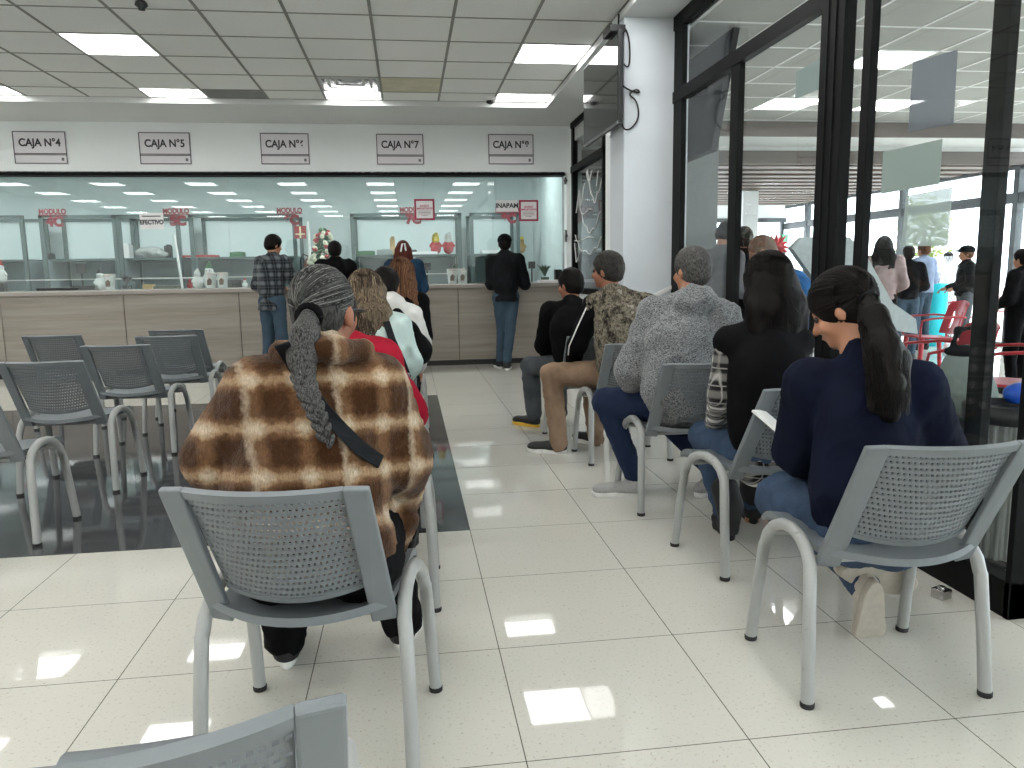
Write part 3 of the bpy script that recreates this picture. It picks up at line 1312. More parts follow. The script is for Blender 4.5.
for nm, cs, m_, lb in (('poster', ((913, 62), (957, 50), (953, 124), (908, 132)), translucent('film_grey', srgb(112, 120, 130), .62), 'tall grey poster back on the door glass, topmost of three'),
                       ('poster', ((883, 152), (942, 139), (939, 184), (881, 194)), translucent('film_teal', srgb(150, 166, 160), .85), 'wide grey green poster back on the door glass, middle of three'),
                       ('poster', ((906, 196), (952, 187), (947, 246), (901, 246)), translucent('film_pale', srgb(170, 186, 182), .7), 'pale see through poster back on the door glass, lowest of three'),
                       ('poster', ((796, 72), (822, 58), (821, 88), (795, 99)), translucent('film_teal2', srgb(140, 156, 154), .8), 'small grey poster back on the glass left of the door posts')):
    mb = MB()
    P = [PX(x, y, GX + .014) for x, y in cs]
    mb.prism(P, (.003, 0, 0))
    tag(centre(mb.build(nm, m_)), lb, 'poster')

# slanted grey panel just outside
pts = [(792, 248), (803, 237), (850, 237), (868, 258), (893, 303), (916, 319), (918, 334), (880, 328), (836, 306), (812, 276)]
mb = MB()
P = [PY(x, y, 4.7) for x, y in pts]
mb.prism(P, (0, .06, 0))
mb2 = MB()
lowx = (P[5].x + P[6].x) / 2
kp = empty('slanted_panel_stand', (P[7].x, 4.73, 0), 0, 'light grey slanted metal panel on a post beyond the glass door', 'panel')
o = mb.build('panel', mat('panel_grey', srgb(176, 184, 184), .4), kp)
for vtx in o.data.vertices:
    vtx.co -= Vector((P[7].x, 4.73, 0))
mb2.box((0, 0, .5), (.08, .05, 1.0))
mb2.box((0, 0, .01), (.5, .4, .02))
mb2.box((-.35, 0, .55), (.06, .05, 1.1))
mb2.build('post', mat('panel_grey', srgb(176, 184, 184), .4), kp)

# waste bin with fluted metal body, blue packet, bench with bag
q = PZ(998, 572, 0)
bx, by = 2.47, 2.84
bn = empty('waste_bin', (bx, by, 0), 0, 'fluted metal waste bin with black rim just outside the glass door', 'waste bin')
mb = MB()
N = 48
prof = []
vs, fs = [], []
for z in (.02, .60):
    for k in range(N * 2):
        a = math.pi * k / N
        r = .15 + (.006 if k % 4 < 2 else -.006)
        vs.append((r * math.cos(a), r * math.sin(a), z))
K2 = N * 2
fs = [(k, (k + 1) % K2, K2 + (k + 1) % K2, K2 + k) for k in range(K2)] + [tuple(range(K2))[::-1], tuple(range(K2, 2 * K2))]
mb.add(vs, fs)
mb.build('body', mat('bin_metal', srgb(150, 152, 150), .35, metal=.6), bn)
mb = MB()
mb.lathe([(.162, .0), (.165, .0), (.165, .03), (.16, .03)], (0, 0, 0), 32)
mb.lathe([(.165, .595), (.172, .60), (.172, .66), (.12, .67), (.11, .64)], (0, 0, 0), 32)
mb.build('rim', M['darkitem'], bn)
pk = empty('packet', (bx + .02, by - .02, .665), .3, 'blue packet with white marks lying on the waste bin', 'packet')
S = SDF(.008, .02)
S.ell((0, 0, .045), (.085, .045, .045))
S.build('bag', mat('blue_wrapper', srgb(30, 84, 190), .3, var=.2), pk, wr=.004)
mb = MB()
mb.tube([(-.05, -.046, .05), (-.02, -.05, .07), (.0, -.05, .04), (.03, -.049, .07), (.055, -.046, .05)], .005, 6)
mb.build('print', M['white'], pk)

bch = empty('bench', (2.56, 3.28, 0), 0, 'dark bench outside the glass holding the grey bag', 'bench')
mb = MB()
mb.box((0, 0, .51), (.45, .5, .04))
mb.build('seat', M['darkitem'], bch)
for sx in (-1, 1):
    for sy in (-1, 1):
        mb = MB()
        mb.box((sx * .19, sy * .22, .25), (.035, .035, .5))
        mb.build('leg', M['black'], bch)
bp = empty('backpack', (2.51, 3.16, .53), 0, 'grey green backpack with black top and handle beyond the glass beside the navy sweatshirt', 'backpack')
S = SDF(.01, .04)
S.ell((0, 0, .17), (.12, .10, .18)).ell((.02, -.08, .12), (.08, .05, .11))
S.build('body', cloth('bag_green', srgb(140, 150, 146)), bp, wr=.006)
S = SDF(.01, .03)
S.ell((-.01, 0, .32), (.085, .08, .03)).path([(-.07, 0, .36), (-.05, 0, .42), (.04, 0, .43), (.07, 0, .36)], [.011] * 4)
S.build('top_flap', cloth('bag_black', srgb(30, 31, 33)), bp)

# red plastic armchairs outside


def red_chair():
    r = empty('plastic_armchair')
    mb = MB()
    # seat
    mb.box((0, 0, .43), (.44, .42, .02), rx=.05)
    mb.build('seat', M['redplastic'], r, bevel=.008)
    mb = MB()
    nx, nz = 9, 6
    z0, z1 = .46, .84

    def s_(u, v, d):
        x = (u - .5) * (.46 - .05 * v)
        y = -.21 - .10 * v - .05 * math.cos((u - .5) * math.pi) + d
        z = z0 + (z1 - z0) * v - (.04 * abs(u - .5) ** 2 * 4 if v > .9 else 0)
        return (x, y, z)
    for i in range(nx):
        for j in range(nz):
            if 0 < j < nz - 2 and i in (2, 6):
                continue
            u0, u1, v0, v1 = i / nx, (i + 1) / nx, j / nz, (j + 1) / nz
            P = [s_(u0, v0, 0), s_(u1, v0, 0), s_(u1, v1, 0), s_(u0, v1, 0)] + [s_(u0, v0, .015), s_(u1, v0, .015), s_(u1, v1, .015), s_(u0, v1, .015)]
            mb.add(P, [(0, 1, 2, 3), (7, 6, 5, 4), (0, 4, 5, 1), (3, 2, 6, 7), (0, 3, 7, 4), (1, 5, 6, 2)])
    mb.build('backrest', M['redplastic'], r)
    for s in (-1, 1):
        mb = MB()
        mb.tube([(s * .22, -.27, .66), (s * .26, -.15, .67), (s * .27, .1, .655), (s * .26, .2, .63), (s * .25, .21, .55), (s * .23, .20, .44)], .02, 8, flat=.6)
        mb.build('armrest', M['redplastic'], r)
        for t in (-1, 1):
            mb = MB()
            mb.tube([(s * .20, t * .18 - .01, .43), (s * .24, t * .22 - .02, 0)], [.03, .022], 6)
            mb.build('leg', M['redplastic'], r)
    return r


rc = red_chair()
rcl = ('red plastic armchair outside, leftmost with its arm reaching left', 'red plastic armchair outside, second from the left', 'red plastic armchair outside, right of the dark door stile', 'red plastic armchair outside, in the nearer row beside the left ones', 'red plastic armchair outside, nearer row at the right edge')
for i, (px, py, rz) in enumerate(((932, 299, 1.35), (968, 289, 1.25), (1003, 286, 1.1), (941, 318, 1.4), (1008, 320, 1.1))):
    o = rc if i == 0 else copy_tree(rc)
    q = PZ(px, py, .86)
    o.location = (q.x, q.y, 0)
    o.rotation_euler.z = rz
    tag(o, rcl[i], 'armchair', 'red plastic armchairs beyond the glass')
# cyan bin far outside
q = PY(934, 296, 10.9)
mb = MB()
mb.lathe([(.16, 0), (.18, .02), (.19, .9), (.2, .92), (.18, .96)], (q.x, q.y, 0), 20)
tag(centre(mb.build('barrel', mat('cyan_plastic', srgb(20, 200, 215), .4))), 'bright cyan barrel standing far outside behind the red armchairs', 'barrel')

# ================================================================ PERFORATED WAITING ROOM CHAIRS


def make_chair():
    r = empty('waiting_chair')
    # ---- seat shell
    mb = MB()
    nx, ny = 14, 16

    def seat(u, v, d):
        x = (u * 2 - 1)
        W = .215
        yr = -.262 + .075 * x * x
        yf = .275 - .012 * x * x
        y = yr + (yf - yr) * v
        z = .438 + .016 * x * x - .012 * math.sin(v * math.pi) - (.035 * ((v - .82) / .18) ** 2 if v > .82 else 0) + (.012 * ((.12 - v) / .12) if v < .12 else 0)
        return (x * W, y, z - d)
    th = .022
    vs = [seat(i / nx, j / ny, 0) for j in range(ny + 1) for i in range(nx + 1)] + [seat(i / nx, j / ny, th) for j in range(ny + 1) for i in range(nx + 1)]
    o_ = (nx + 1) * (ny + 1)
    fs = []
    for j in range(ny):
        for i in range(nx):
            a = j * (nx + 1) + i
            fs.append((a, a + 1, a + nx + 2, a + nx + 1))
            fs.append((o_ + a + nx + 1, o_ + a + nx + 2, o_ + a + 1, o_ + a))
    mb.add(vs, fs, True)
    edge = [(i, 0) for i in range(nx)] + [(nx, j) for j in range(ny)] + [(nx - i, ny) for i in range(nx)] + [(0, ny - j) for j in range(ny)]
    ev = []
    for i, j in edge:
        ev += [seat(i / nx, j / ny, 0), seat(i / nx, j / ny, th)]
    n = len(edge)
    mb.add(ev, [(2 * k, 2 * k + 1, 2 * ((k + 1) % n) + 1, 2 * ((k + 1) % n)) for k in range(n)])
    mb.build('seat', M['plastic'], r)

    # ---- backrest with slots
    def S(u, v, d=0.0):
        """u -1..1 across, v 0..1 up, d outward to the rear"""
        x = u * (.166 + .006 * v)
        y = -.195 - .175 * v - .040 * (1 - u * u) - d * .93
        z = .505 + .293 * v - .022 * (1 - u * u) * (1 - v) + .0 - d * .35
        return Vector((x, y, z))
    mb = MB()
    NU, NV = 26, 16
    v0_, v1_ = .045, .93
    th = .006
    for j in range(NV):
        va, vb = v0_ + (v1_ - v0_) * j / NV, v0_ + (v1_ - v0_) * (j + 1) / NV
        sh = .5 if j % 2 else 0
        us = [0] + [k + sh for k in range(0 if sh else 1, NU)] + [NU]
        for a, b in zip(us[:-1], us[1:]):
            ua, ub = -1 + 2 * a / NU, -1 + 2 * b / NU
            full = b - a > .9
            if not full:
                for d, rev in ((0, 0), (th, 1)):
                    q = [S(ua, va, d), S(ub, va, d), S(ub, vb, d), S(ua, vb, d)]
                    mb.add(q, [(0, 1, 2, 3)[::-1] if rev else (0, 1, 2, 3)])
                continue
            hu, hv = (ub - ua) * .21, (vb - va) * .27
            oo = [(ua, va), (ub, va), (ub, vb), (ua, vb)]
            ii = [(ua + hu, va + hv), (ub - hu, va + hv), (ub - hu, vb - hv), (ua + hu, vb - hv)]
            V = [S(*q, 0) for q in oo] + [S(*q, 0) for q in ii] + [S(*q, th) for q in oo] + [S(*q, th) for q in ii]
            F = []
            for k in range(4):
                l = (k + 1) % 4
                F.append((k, l, 4 + l, 4 + k))
                F.append((8 + l, 8 + k, 12 + k, 12 + l))
                F.append((4 + k, 4 + l, 12 + l, 12 + k))
            mb.add(V, F)
    # solid lips top and bottom
    for va, vb, dd in ((.0, v0_, .004), (v1_, 1.0, .010)):
        K = 16
        for k in range(K):
            ua, ub = -1 + 2 * k / K, -1 + 2 * (k + 1) / K
            V = [S(ua, va, -.002), S(ub, va, -.002), S(ub, vb, -.002), S(ua, vb, -.002), S(ua, va, th + dd), S(ub, va, th + dd), S(ub, vb, th + dd), S(ua, vb, th + dd)]
            mb.add(V, [(0, 1, 2, 3), (7, 6, 5, 4), (0, 4, 5, 1), (3, 2, 6, 7)] + ([(0, 3, 7, 4)] if k == 0 else []) + ([(1, 5, 6, 2)] if k == K - 1 else []))
    mb.build('backrest', M['plastic'], r)
    # ---- side plates running down to the seat
    for s in (-1, 1):
        top_i, top_o = S(s, 1.0, -.002), S(s, 1.0) + Vector((s * .055, .012, 0))
        bot_i = Vector((s * .172, -.150, .402))
        bot_o = Vector((s * .232, -.135, .405))
        top_i += Vector((0, 0, .002))
        off = Vector((0, -.020, -.006))
        mb = MB()
        V = [top_i, top_o, bot_o, bot_i]
        V = V + [p + off for p in V]
        mb.add(V, [(0, 1, 2, 3), (7, 6, 5, 4), (0, 4, 5, 1), (1, 5, 6, 2), (2, 6, 7, 3), (3, 7, 4, 0)])
        mb.build('side_plate', M['plastic'], r, bevel=.005)
    # ---- bent tube side frames
    for s in (-1, 1):
        pts = [(s * .268, -.205, .012), (s * .262, -.186, .20), (s * .256, -.167, .36)]
        for k in range(9):
            a = math.pi * k / 8
            pts.append((s * (.255 - .012 * math.sin(a)), -.01 - .155 * math.cos(a), .36 + .105 * math.sin(a)))
        pts += [(s * .256, .147, .36), (s * .262, .176, .20), (s * .268, .205, .012)]
        mb = MB()
        mb.tube(pts, .0185, 12)
        fr = mb.build('leg', M['leg'], r)
        for t in (-1, 1):
            mb = MB()
            mb.lathe([(.0195, 0), (.0205, .004), (.0205, .014), (.0185, .016)], (s * .268, t * .2055, 0), 14)
            mb.build('foot_cap', M['rubber'], fr)
    mb = MB()
    for y in (-.12, .12):
        mb.tube([(-.245, y, .41), (-.2, y, .405), (.2, y, .405), (.245, y, .41)], .012, 8)
    mb.build('crossbar', M['leg'], r)
    return r


chair0 = make_chair()
chairs = [
    (1.365, 2.09, -.05, 'grey perforated chair under the seated woman in the navy sweatshirt', 'waiting chairs beside the glass wall'),
    (1.455, 3.04, .16, 'grey perforated chair under the seated woman in the black vest and plaid', 'waiting chairs beside the glass wall'),
    (1.40, 3.86, .03, 'grey perforated chair under the person in the grey knit hoodie', 'waiting chairs beside the glass wall'),
    (1.385, 4.90, .05, 'grey perforated chair under the person in the camouflage vest', 'waiting chairs beside the glass wall'),
    (1.28, 5.50, .03, 'grey perforated chair under the seated person in black with yellow soled shoes', 'waiting chairs beside the glass wall'),
    (-.258, 2.0, -.17, 'grey perforated chair in front, under the person in the brown plaid coat', 'waiting chairs in the middle column'),
    (-.363, 1.106, .16, 'nearest grey perforated chair, empty, cut by the bottom picture edge', 'waiting chairs in the middle column'),
    (-.20, 2.92, -.03, 'grey chair hidden behind the plaid coat, under the person in red', 'waiting chairs in the middle column'),
    (-.22, 3.83, -.03, 'grey chair under the person in the pale mint jacket', 'waiting chairs in the middle column'),
    (-.19, 4.85, -.03, 'grey chair under the person in the white hooded jacket', 'waiting chairs in the middle column'),
    (-.16, 5.87, -.03, 'grey chair under the person with long brown hair', 'waiting chairs in the middle column'),
    (-2.03, 3.93, -.03, 'empty grey chair cut by the left edge, nearest of the left group', 'empty chairs on the dark floor at left'),
    (-1.99, 4.83, -.05, 'empty grey chair second from the front on the left, whole backrest in view', 'empty chairs on the dark floor at left'),
    (-1.93, 5.78, -.07, 'empty grey chair in the middle of the left group, just right of centre', 'empty chairs on the dark floor at left'),
    (-1.85, 6.52, .0, 'empty grey chair behind the middle one, its right leg toward the plaid coat', 'empty chairs on the dark floor at left'),
    (-1.96, 7.22, -.05, 'farthest empty grey chair on the left, closest to the counter', 'empty chairs on the dark floor at left'),
    (-2.82, 6.90, -.04, 'empty grey chair standing alone farther left, backrest against the counter', 'empty chairs on the dark floor at left'),
]
for i, (x, y, rz, lb, g) in enumerate(chairs):
    o = chair0 if i == 0 else copy_tree(chair0)
    o.location = (x, y, 0)
    o.rotation_euler.z = rz
    tag(o, lb, 'chair', g)

# ================================================================ TELEVISION ON THE PILLAR
TX = 1.60
ty0, ty1 = 5.78, 6.92
tz0, tz1 = 2.33, 3.00
tv = empty('television', (TX, ty1 - .3, tz0), 0, 'flat black television hanging beside the white pillar near the ceiling', 'television')
l = tv.location
mb = MB()
mb.ab((0 - .0, ty0 - l.y, 0), (.035, ty1 - l.y, tz1 - tz0))
mb.build('housing', M['darkitem'], tv, bevel=.006)
mb = MB()
mb.ab((-.003, ty0 - l.y + .015, .02), (.001, ty1 - l.y - .015, tz1 - tz0 - .015))
t = NT('tv_screen')
t.col((.012, .013, .015))
t.set(rough=.05, spec=.9)
mb.build('screen', t.m, tv)
mb = MB()
mb.ab((-.006, ty0 - l.y, -.004), (.002, ty1 - l.y, .016))
mb.build('bezel', mat('silver_bezel', srgb(130, 132, 134), .3, metal=.7), tv)
mb = MB()
mb.ab((.03, 6.0 - l.y, .2), (PC[0] - TX, 6.3 - l.y, .5))
mb.build('wall_mount', M['black'], tv)
tb = empty('signal_box', (TX + .02, 5.98, tz1), 0, 'small black receiver box with two antennas on top of the television', 'receiver')
mb = MB()
mb.box((0, 0, .03), (.12, .22, .05))
mb.build('body', M['darkitem'], tb, bevel=.004)
for dx, dy, hh in ((0, .07, .12), (.01, -.08, .13)):
    mb = MB()
    mb.tube([(dx, dy, .04), (dx, dy * 1.2, hh)], .006, 6)
    mb.build('antenna', M['black'], tb)
for lb, pts in (('thin black cable hanging behind the television top', [(TX + .05, 5.9, 3.03), (PC[0] - .01, 5.92, 3.06), (PC[0] + .03, PC[1] - .012, 3.0), (PC[0] + .045, PC[1] - .012, 2.85), (PC[0] + .03, PC[1] - .012, 2.74), (PC[0] - .01, 5.9, 2.78)]),
                ('looped black cable at the lower right of the television', [(TX + .04, 5.85, 2.62), (PC[0] + .02, PC[1] - .012, 2.60), (PC[0] + .13, PC[1] - .012, 2.57), (PC[0] + .10, PC[1] - .012, 2.61), (PC[0] + .02, PC[1] - .03, 2.56), (PC[0] + .10, PC[1] - .02, 2.52), (PC[0] + .12, PC[1] - .012, 2.38), (PC[0] + .03, PC[1] - .012, 2.29), (PC[0] - .03, PC[1] - .03, 2.33), (TX + .05, 5.85, 2.4)])):
    cu = bpy.data.curves.new('cable', 'CURVE')
    cu.dimensions = '3D'
    cu.bevel_depth = .006
    sp = cu.splines.new('NURBS')
    sp.points.add(len(pts) - 1)
    for p_, q in zip(sp.points, pts):
        p_.co = (*(Vector(q) - Vector(pts[0])), 1)
    sp.use_endpoint_u = True
    sp.order_u = 3
    cu.materials.append(M['rubber'])
    cu.resolution_u = 16
    tmp = bpy.data.objects.new('power_cable', cu)
    COL.objects.link(tmp)
    bpy.context.view_layer.update()
    me = bpy.data.meshes.new_from_object(tmp.evaluated_get(bpy.context.evaluated_depsgraph_get()))
    bpy.data.objects.remove(tmp)
    o = bpy.data.objects.new('power_cable', me)
    COL.objects.link(o)
    o.location = pts[0]
    tag(o, lb, 'cable')

t2 = empty('television', (2.53, 6.4, 2.3), 0, 'dark television tilted downward beyond the glass on the far side of the pillar', 'television')
nt, nb = PY(740, 28, 5.9), PY(717, 151, 5.9)
l = t2.location
n_ = Vector((nt.z - nb.z, 0, -(nt.x - nb.x))).normalized() * -.05
for nm, m_, e, off in (('housing', M['darkitem'], 0, n_), ('screen', mat('dim_screen', srgb(72, 76, 80), .35), .015, n_ * -.05)):
    u = (nt - nb).normalized() * e
    mb = MB()
    mb.prism([nb + u + Vector((0, e, 0)) - l, nt - u + Vector((0, e, 0)) - l, nt - u + Vector((0, 1.15 - e, 0)) - l, nb + u + Vector((0, 1.15 - e, 0)) - l], off)
    mb.build(nm, m_, t2)
mb = MB()
mb.tube([(2.19 - l.x, 6.2 - l.y, 2.6 - l.z), (2.47 - l.x, 6.25 - l.y, 2.68 - l.z)], .03, 8)
mb.build('wall_mount', M['black'], t2)

# ================================================================ POSTERS ON THE SCREEN GLASS
pink = mat('pink_print', srgb(190, 70, 110), .7)
for (xl, xr, yt, yb), lb in ((((414, 435, 199, 220)), 'square notice with maroon border on the glass near MODULO 7C'), (((519, 538.5, 200, 221)), 'square notice with maroon border on the glass near MODULO 8C')):
    a, b = PY(xl, yt, gy - .02), PY(xr, yb, gy - .02)
    t_ = empty('notice', ((a.x + b.x) / 2, gy - .012, b.z), 0, lb, 'notice', 'maroon bordered notices')
    W_, H_ = b.x - a.x, a.z - b.z
    mb = MB()
    mb.box((0, 0, H_ / 2), (W_, .006, H_))
    mb.build('border', mat('maroon_border', srgb(160, 30, 70), .6), t_)
    mb = MB()
    mb.box((0, -.004, H_ / 2), (W_ - .05, .004, H_ - .05))
    mb.build('sheet', M['paper'], t_)
    text('print', 'AVISO', .045, (0, -.007, H_ * .66), pink, t_, bold=.001)
    text('print', 'IMPORTANTE', .034, (0, -.007, H_ * .54), pink, t_, bold=.001)
    mb = MB()
    for k in range(4):
        mb.box((0, -.007, H_ * (.43 - .07 * k)), (W_ * (.6 if k < 3 else .3), .002, .006))
    mb.build('small_print', mat('grey_print', srgb(150, 120, 130), .7), t_)
for (xl, xr, yt, yb), s, sz, lb, dr in (((496, 518, 200, 211.5), 'INAPAM', .085, 'small white sign reading INAPAM behind the glass', 0.0), ((139, 164, 213, 229), 'EFECTIVO', .078, 'white paper sign with EFECTIVO in black letters', 0.0)):
    a, b = PY(xl, yt, gy - .02), PY(xr, yb, gy - .02)
    t_ = empty('paper_sign', ((a.x + b.x) / 2, gy - .012, b.z), 0, lb, 'sign')
    W_, H_ = b.x - a.x, a.z - b.z
    mb = MB()
    mb.box((0, 0, H_ / 2), (W_, .004, H_))
    mb.build('sheet', M['paper'], t_)
    text('print', s, sz, (0, -.004, H_ * (.5 if sz > .08 else .42)), M['ink'], t_, bold=.003, sx=1.0 if sz > .08 else .82)
    if sz < .08:
        mb = MB()
        mb.box((0, -.003, H_ * .8), (W_ * .8, .002, .012))
        mb.build('small_print', M['ink'], t_)

# ================================================================ THINGS ON THE COUNTER AND BEHIND
CT = 1.08


def onc(px, dy=.3):
    q = PY(px, 285, WY + dy)
    return Vector((q.x, WY + dy, CT))


def cup(px, dy, lb):
    t_ = empty('printed_cup', onc(px, dy), 0, lb, 'cup', 'white printed cups on the counter')
    mb = MB()
    mb.lathe([(.055, 0), (.068, .19), (.072, .2), (.062, .2), (.05, .02)], (0, 0, 0), 20)
    mb.build('body', M['white'], t_)
    mb = MB()
    mb.lathe([(.073, .185), (.074, .205), (.06, .21)], (0, 0, 0), 20)
    mb.build('lid', mat('cup_rim', srgb(200, 196, 188), .5), t_)
    mb = MB()
    mb.prism([(-.03, -.065, .05), (.02, -.067, .05), (.03, -.068, .11), (0, -.068, .14), (-.03, -.068, .11)], (0, .006, 0))
    mb.build('print', mat('cup_print', srgb(120, 110, 100), .6), t_)


cup(452.5, .22, 'white printed cup left of a pair beside the man in black at the counter')
cup(462.5, .22, 'white printed cup right of a pair beside the man in black at the counter')
cup(211, .22, 'white printed cup right of a pair near the checked shirt man')
cup(223, .22, 'white printed cup left of a row near the checked shirt man, touching its twin')
cup(110, .22, 'white printed cup beside the white snowman figure')


def boxthing(name, px, dy, d, m_, lb, cat, z=CT, rz=0, shape=0):
    q = onc(px, dy)
    mb = MB()
    if shape == 0:
        mb.box((0, 0, d[2] / 2), d)
        mb.box((0, -d[1] / 2 - .002, d[2] * .6), (d[0] * .7, .006, d[2] * .2))
    elif shape == 1:       # pot with plant
        mb.lathe([(d[0] * .25, 0), (d[0] * .3, d[2] * .3), (d[0] * .26, d[2] * .3)], (0, 0, 0), 14)
        for k in range(26):
            a = random.random() * 6.28
            r_ = random.uniform(.2, .6) * d[0]
            mb.tube([(0, 0, d[2] * .35), (r_ * .5 * math.cos(a), r_ * .5 * math.sin(a), d[2] * .75), (r_ * math.cos(a), r_ * math.sin(a), d[2] * random.uniform(.6, 1))], [.008, .012, .002], 5)
    o = mb.build(name, m_, None, bevel=.004 if shape == 0 else 0)
    o.location = (q.x, q.y, z)
    o.rotation_euler.z = rz
    tag(o, lb, cat)
    return o


boxthing('cash_tray', 62, .3, (.5, .3, .045), M['darkitem'], 'long flat black tray on the counter near the snowman figure', 'tray')
boxthing('card_terminal', 86, .32, (.3, .2, .07), M['darkitem'], 'black device next to the white snowman figure on the counter', 'device')
boxthing('flower_pot', 127, .3, (.2, .2, .2), M['darkitem'], 'dark square planter right of the snowman on the counter', 'planter', shape=1)
boxthing('cardboard_box', 149, .3, (.12, .12, .07), mat('cardboard', srgb(190, 160, 110), .8), 'small tan box low on the counter between planter and pole', 'box')
boxthing('document_tray', 165, .36, (.35, .2, .045), mat('olive_grey', srgb(96, 98, 88), .7), 'flat grey tray to the right of the tan box', 'tray')
boxthing('pen_box', 236, .3, (.18, .16, .11), M['darkitem'], 'black box beside the checked shirt man on the counter', 'box')
boxthing('stapler', 2, .3, (.1, .12, .12), M['darkitem'], 'black box under the red capped figure at the left edge', 'box')
boxthing('paper_stack', 548, .2, (.28, .2, .04), M['paper'], 'low stack of white papers at the right end of the counter', 'papers')
boxthing('coffee_machine', 558, .3, (.09, .12, .18), M['darkitem'], 'black container at the far right end of the counter', 'container')
boxthing('counter_screen', 427.5, .75, (.11, .02, .1), M['darkitem'], 'small dark screen hanging behind glass left of the cups', 'screen', z=1.28)
boxthing('counter_screen', 532, .75, (.1, .02, .1), M['darkitem'], 'small dark screen behind glass right of the man in black', 'screen', z=1.28)
boxthing('counter_screen', 83, .75, (.13, .02, .12), M['darkitem'], 'small dark screen behind glass left of the snowman', 'screen', z=1.32)
for px in (427.5, 532, 83):
    q = onc(px, .77)
    mb = MB()
    mb.tube([(q.x, q.y, 0), (q.x, q.y, 1.3)], .012, 6)
    tag(centre(mb.build('screen_stand', M['darkitem'])), 'thin stand holding the small dark screen at %s' % {427.5: 'MODULO 7C', 532: 'MODULO 8C', 83: 'MODULO 4C'}[px], 'stand')
boxthing('potted_plant', 545, .35, (.2, .2, .26), mat('plant_dark', srgb(70, 84, 66), .7), 'small grey green plant ornament at the right end of the counter', 'plant', shape=1)
boxthing('potted_plant', 455, .42, (.14, .14, .3), mat('plant_dark', srgb(70, 84, 66), .7), 'dark little plant behind the pair of cups', 'plant', shape=1)


def figurine(px, dy, h, hat, body, lb, nm='ornament', z=CT, head=None):
    ht = .83 if nm == 'doll' else .92
    t_ = empty(nm, (onc(px, dy).x, WY + dy, z), 0, lb, 'ornament')
    g_ = max(.004, h * .022)
    S = SDF(g_, h * .05)
    S.ell((0, 0, h * .22), (h * .22, h * .2, h * .22)).ell((0, 0, h * .42), (h * .16, h * .14, h * .14)).ell((0, 0, h * .64), (h * .15, h * .14, h * .15))
    S.cap((-h * .13, 0, h * .48), (-h * .24, -h * .05, h * .34), h * .05).cap((h * .13, 0, h * .48), (h * .24, -h * .05, h * .34), h * .05)
    S.build('body', body, t_)
    S = SDF(g_, h * .03)
    S.cap((0, h * .01, h * .78), (h * .03, h * .02, h * ht), h * .12, h * (.09 if nm == 'doll' else .05))
    S.cap((-h * .11, 0, h * .76), (h * .11, 0, h * .76), h * .045)
    S.build('hat', hat, t_)
    mb = MB()
    for sx in (-1, 1):
        mb.ball((sx * h * .06, -h * .155, h * .65), h * .022, 8, 6)
    mb.build('eyes', M['darkitem'], t_)
    if head:
        mb = MB()
        mb.ball((0, -h * .03, h * .62), (h * .17, h * .15, h * .17), 14, 10)
        mb.build('face', head, t_)
    return t_


xred = mat('festive_red', srgb(170, 40, 48), .7)
xgreen = mat('festive_green', srgb(60, 110, 70), .7)
figurine(101, .32, .3, M['darkitem'], M['white'], 'white snowman ornament with dark hat on the counter')
figurine(2, .3, .3, xred, M['white'], 'white and red ornament at the far left of the counter', z=CT + .12)
figurine(198, .34, .28, M['white'], M['white'], 'small white snowman ornament left of the green one')
figurine(210, .40, .36, xgreen, M['white'], 'ornament with green hat behind the printed cups')
figurine(190, .2, .14, xred, xred, 'tiny red ornament lying left of the cups')
figurine(245, .2, .14, xred, M['white'], 'tiny red and white ornament right of the black box')
figurine(257, .2, .14, M['white'], xred, 'tiny red ornament touching the checked shirt man')
# dolls on the shelf of 7C
sz_ = PY(100, 260, KY + .4).z + .02
figurine(437, 2.3, .38, mat('doll_hat', srgb(210, 190, 80), .7), xred, 'larger red dressed doll with yellow head on the MODULO 7C shelf', 'doll', z=sz_, head=mat('doll_yellow', srgb(225, 200, 70), .6))
figurine(449.5, 2.3, .38, M['white'], xred, 'white capped doll in red on the MODULO 7C shelf', 'doll', z=sz_, head=M['white'])
figurine(522, 2.3, .3, mat('doll_hat', srgb(210, 190, 80), .7), mat('gold_brown', srgb(170, 140, 90), .6), 'small yellow ornament on the MODULO 8C shelf', 'doll', z=sz_)
# shelf contents
for px, d, m_, lb, cat in ((125, (.2, .2, .2), M['paper'], 'white folded papers on the MODULO 5C shelf', 'papers'), (169, (.1, .1, .18), M['darkitem'], 'dark cup on the MODULO 5C shelf', 'cup'),
                           (50, (.12, .1, .08), M['darkitem'], 'small dark device on the MODULO 4C shelf', 'device'), (200, (.55, .2, .03), xred, 'long flat red folder on the MODULO 6C shelf', 'folder'),
                           (238, (.2, .2, .07), xgreen, 'low green bundle on the MODULO 6C shelf', 'bundle'), (366, (.28, .2, .06), xgreen, 'low green tray on the shelf left of MODULO 7C', 'tray'),
                           (385, (.24, .2, .08), mat('grey_items', srgb(140, 150, 150), .6), 'grey pile on the shelf left of MODULO 7C', 'pile'), (393, (.08, .1, .26), mat('cardboard', srgb(190, 160, 110), .8), 'upright tan carton on the shelf left of MODULO 7C', 'carton'),
                           (490, (.3, .2, .05), M['paper'], 'white papers on the MODULO 8C shelf', 'papers'), (425, (.4, .2, .04), M['paper'], 'flat white papers on the MODULO 7C shelf', 'papers'), (414, (.1, .1, .07), M['darkitem'], 'small dark box on the MODULO 7C shelf', 'box')):
    q = PY(px, 258, KY + .3)
    mb = MB()
    mb.box((0, 0, d[2] / 2), d)
    mb.box((d[0] * .1, 0, d[2] * 1.05), (d[0] * .6, d[1] * .7, d[2] * .12))
    o = mb.build('shelf_item' if cat in ('pile', 'bundle') else cat.replace('papers', 'paper_stack'), m_, None, bevel=.004)
    o.location = (q.x, q.y, sz_)
    tag(o, lb, cat)
S = SDF(.012, .03)
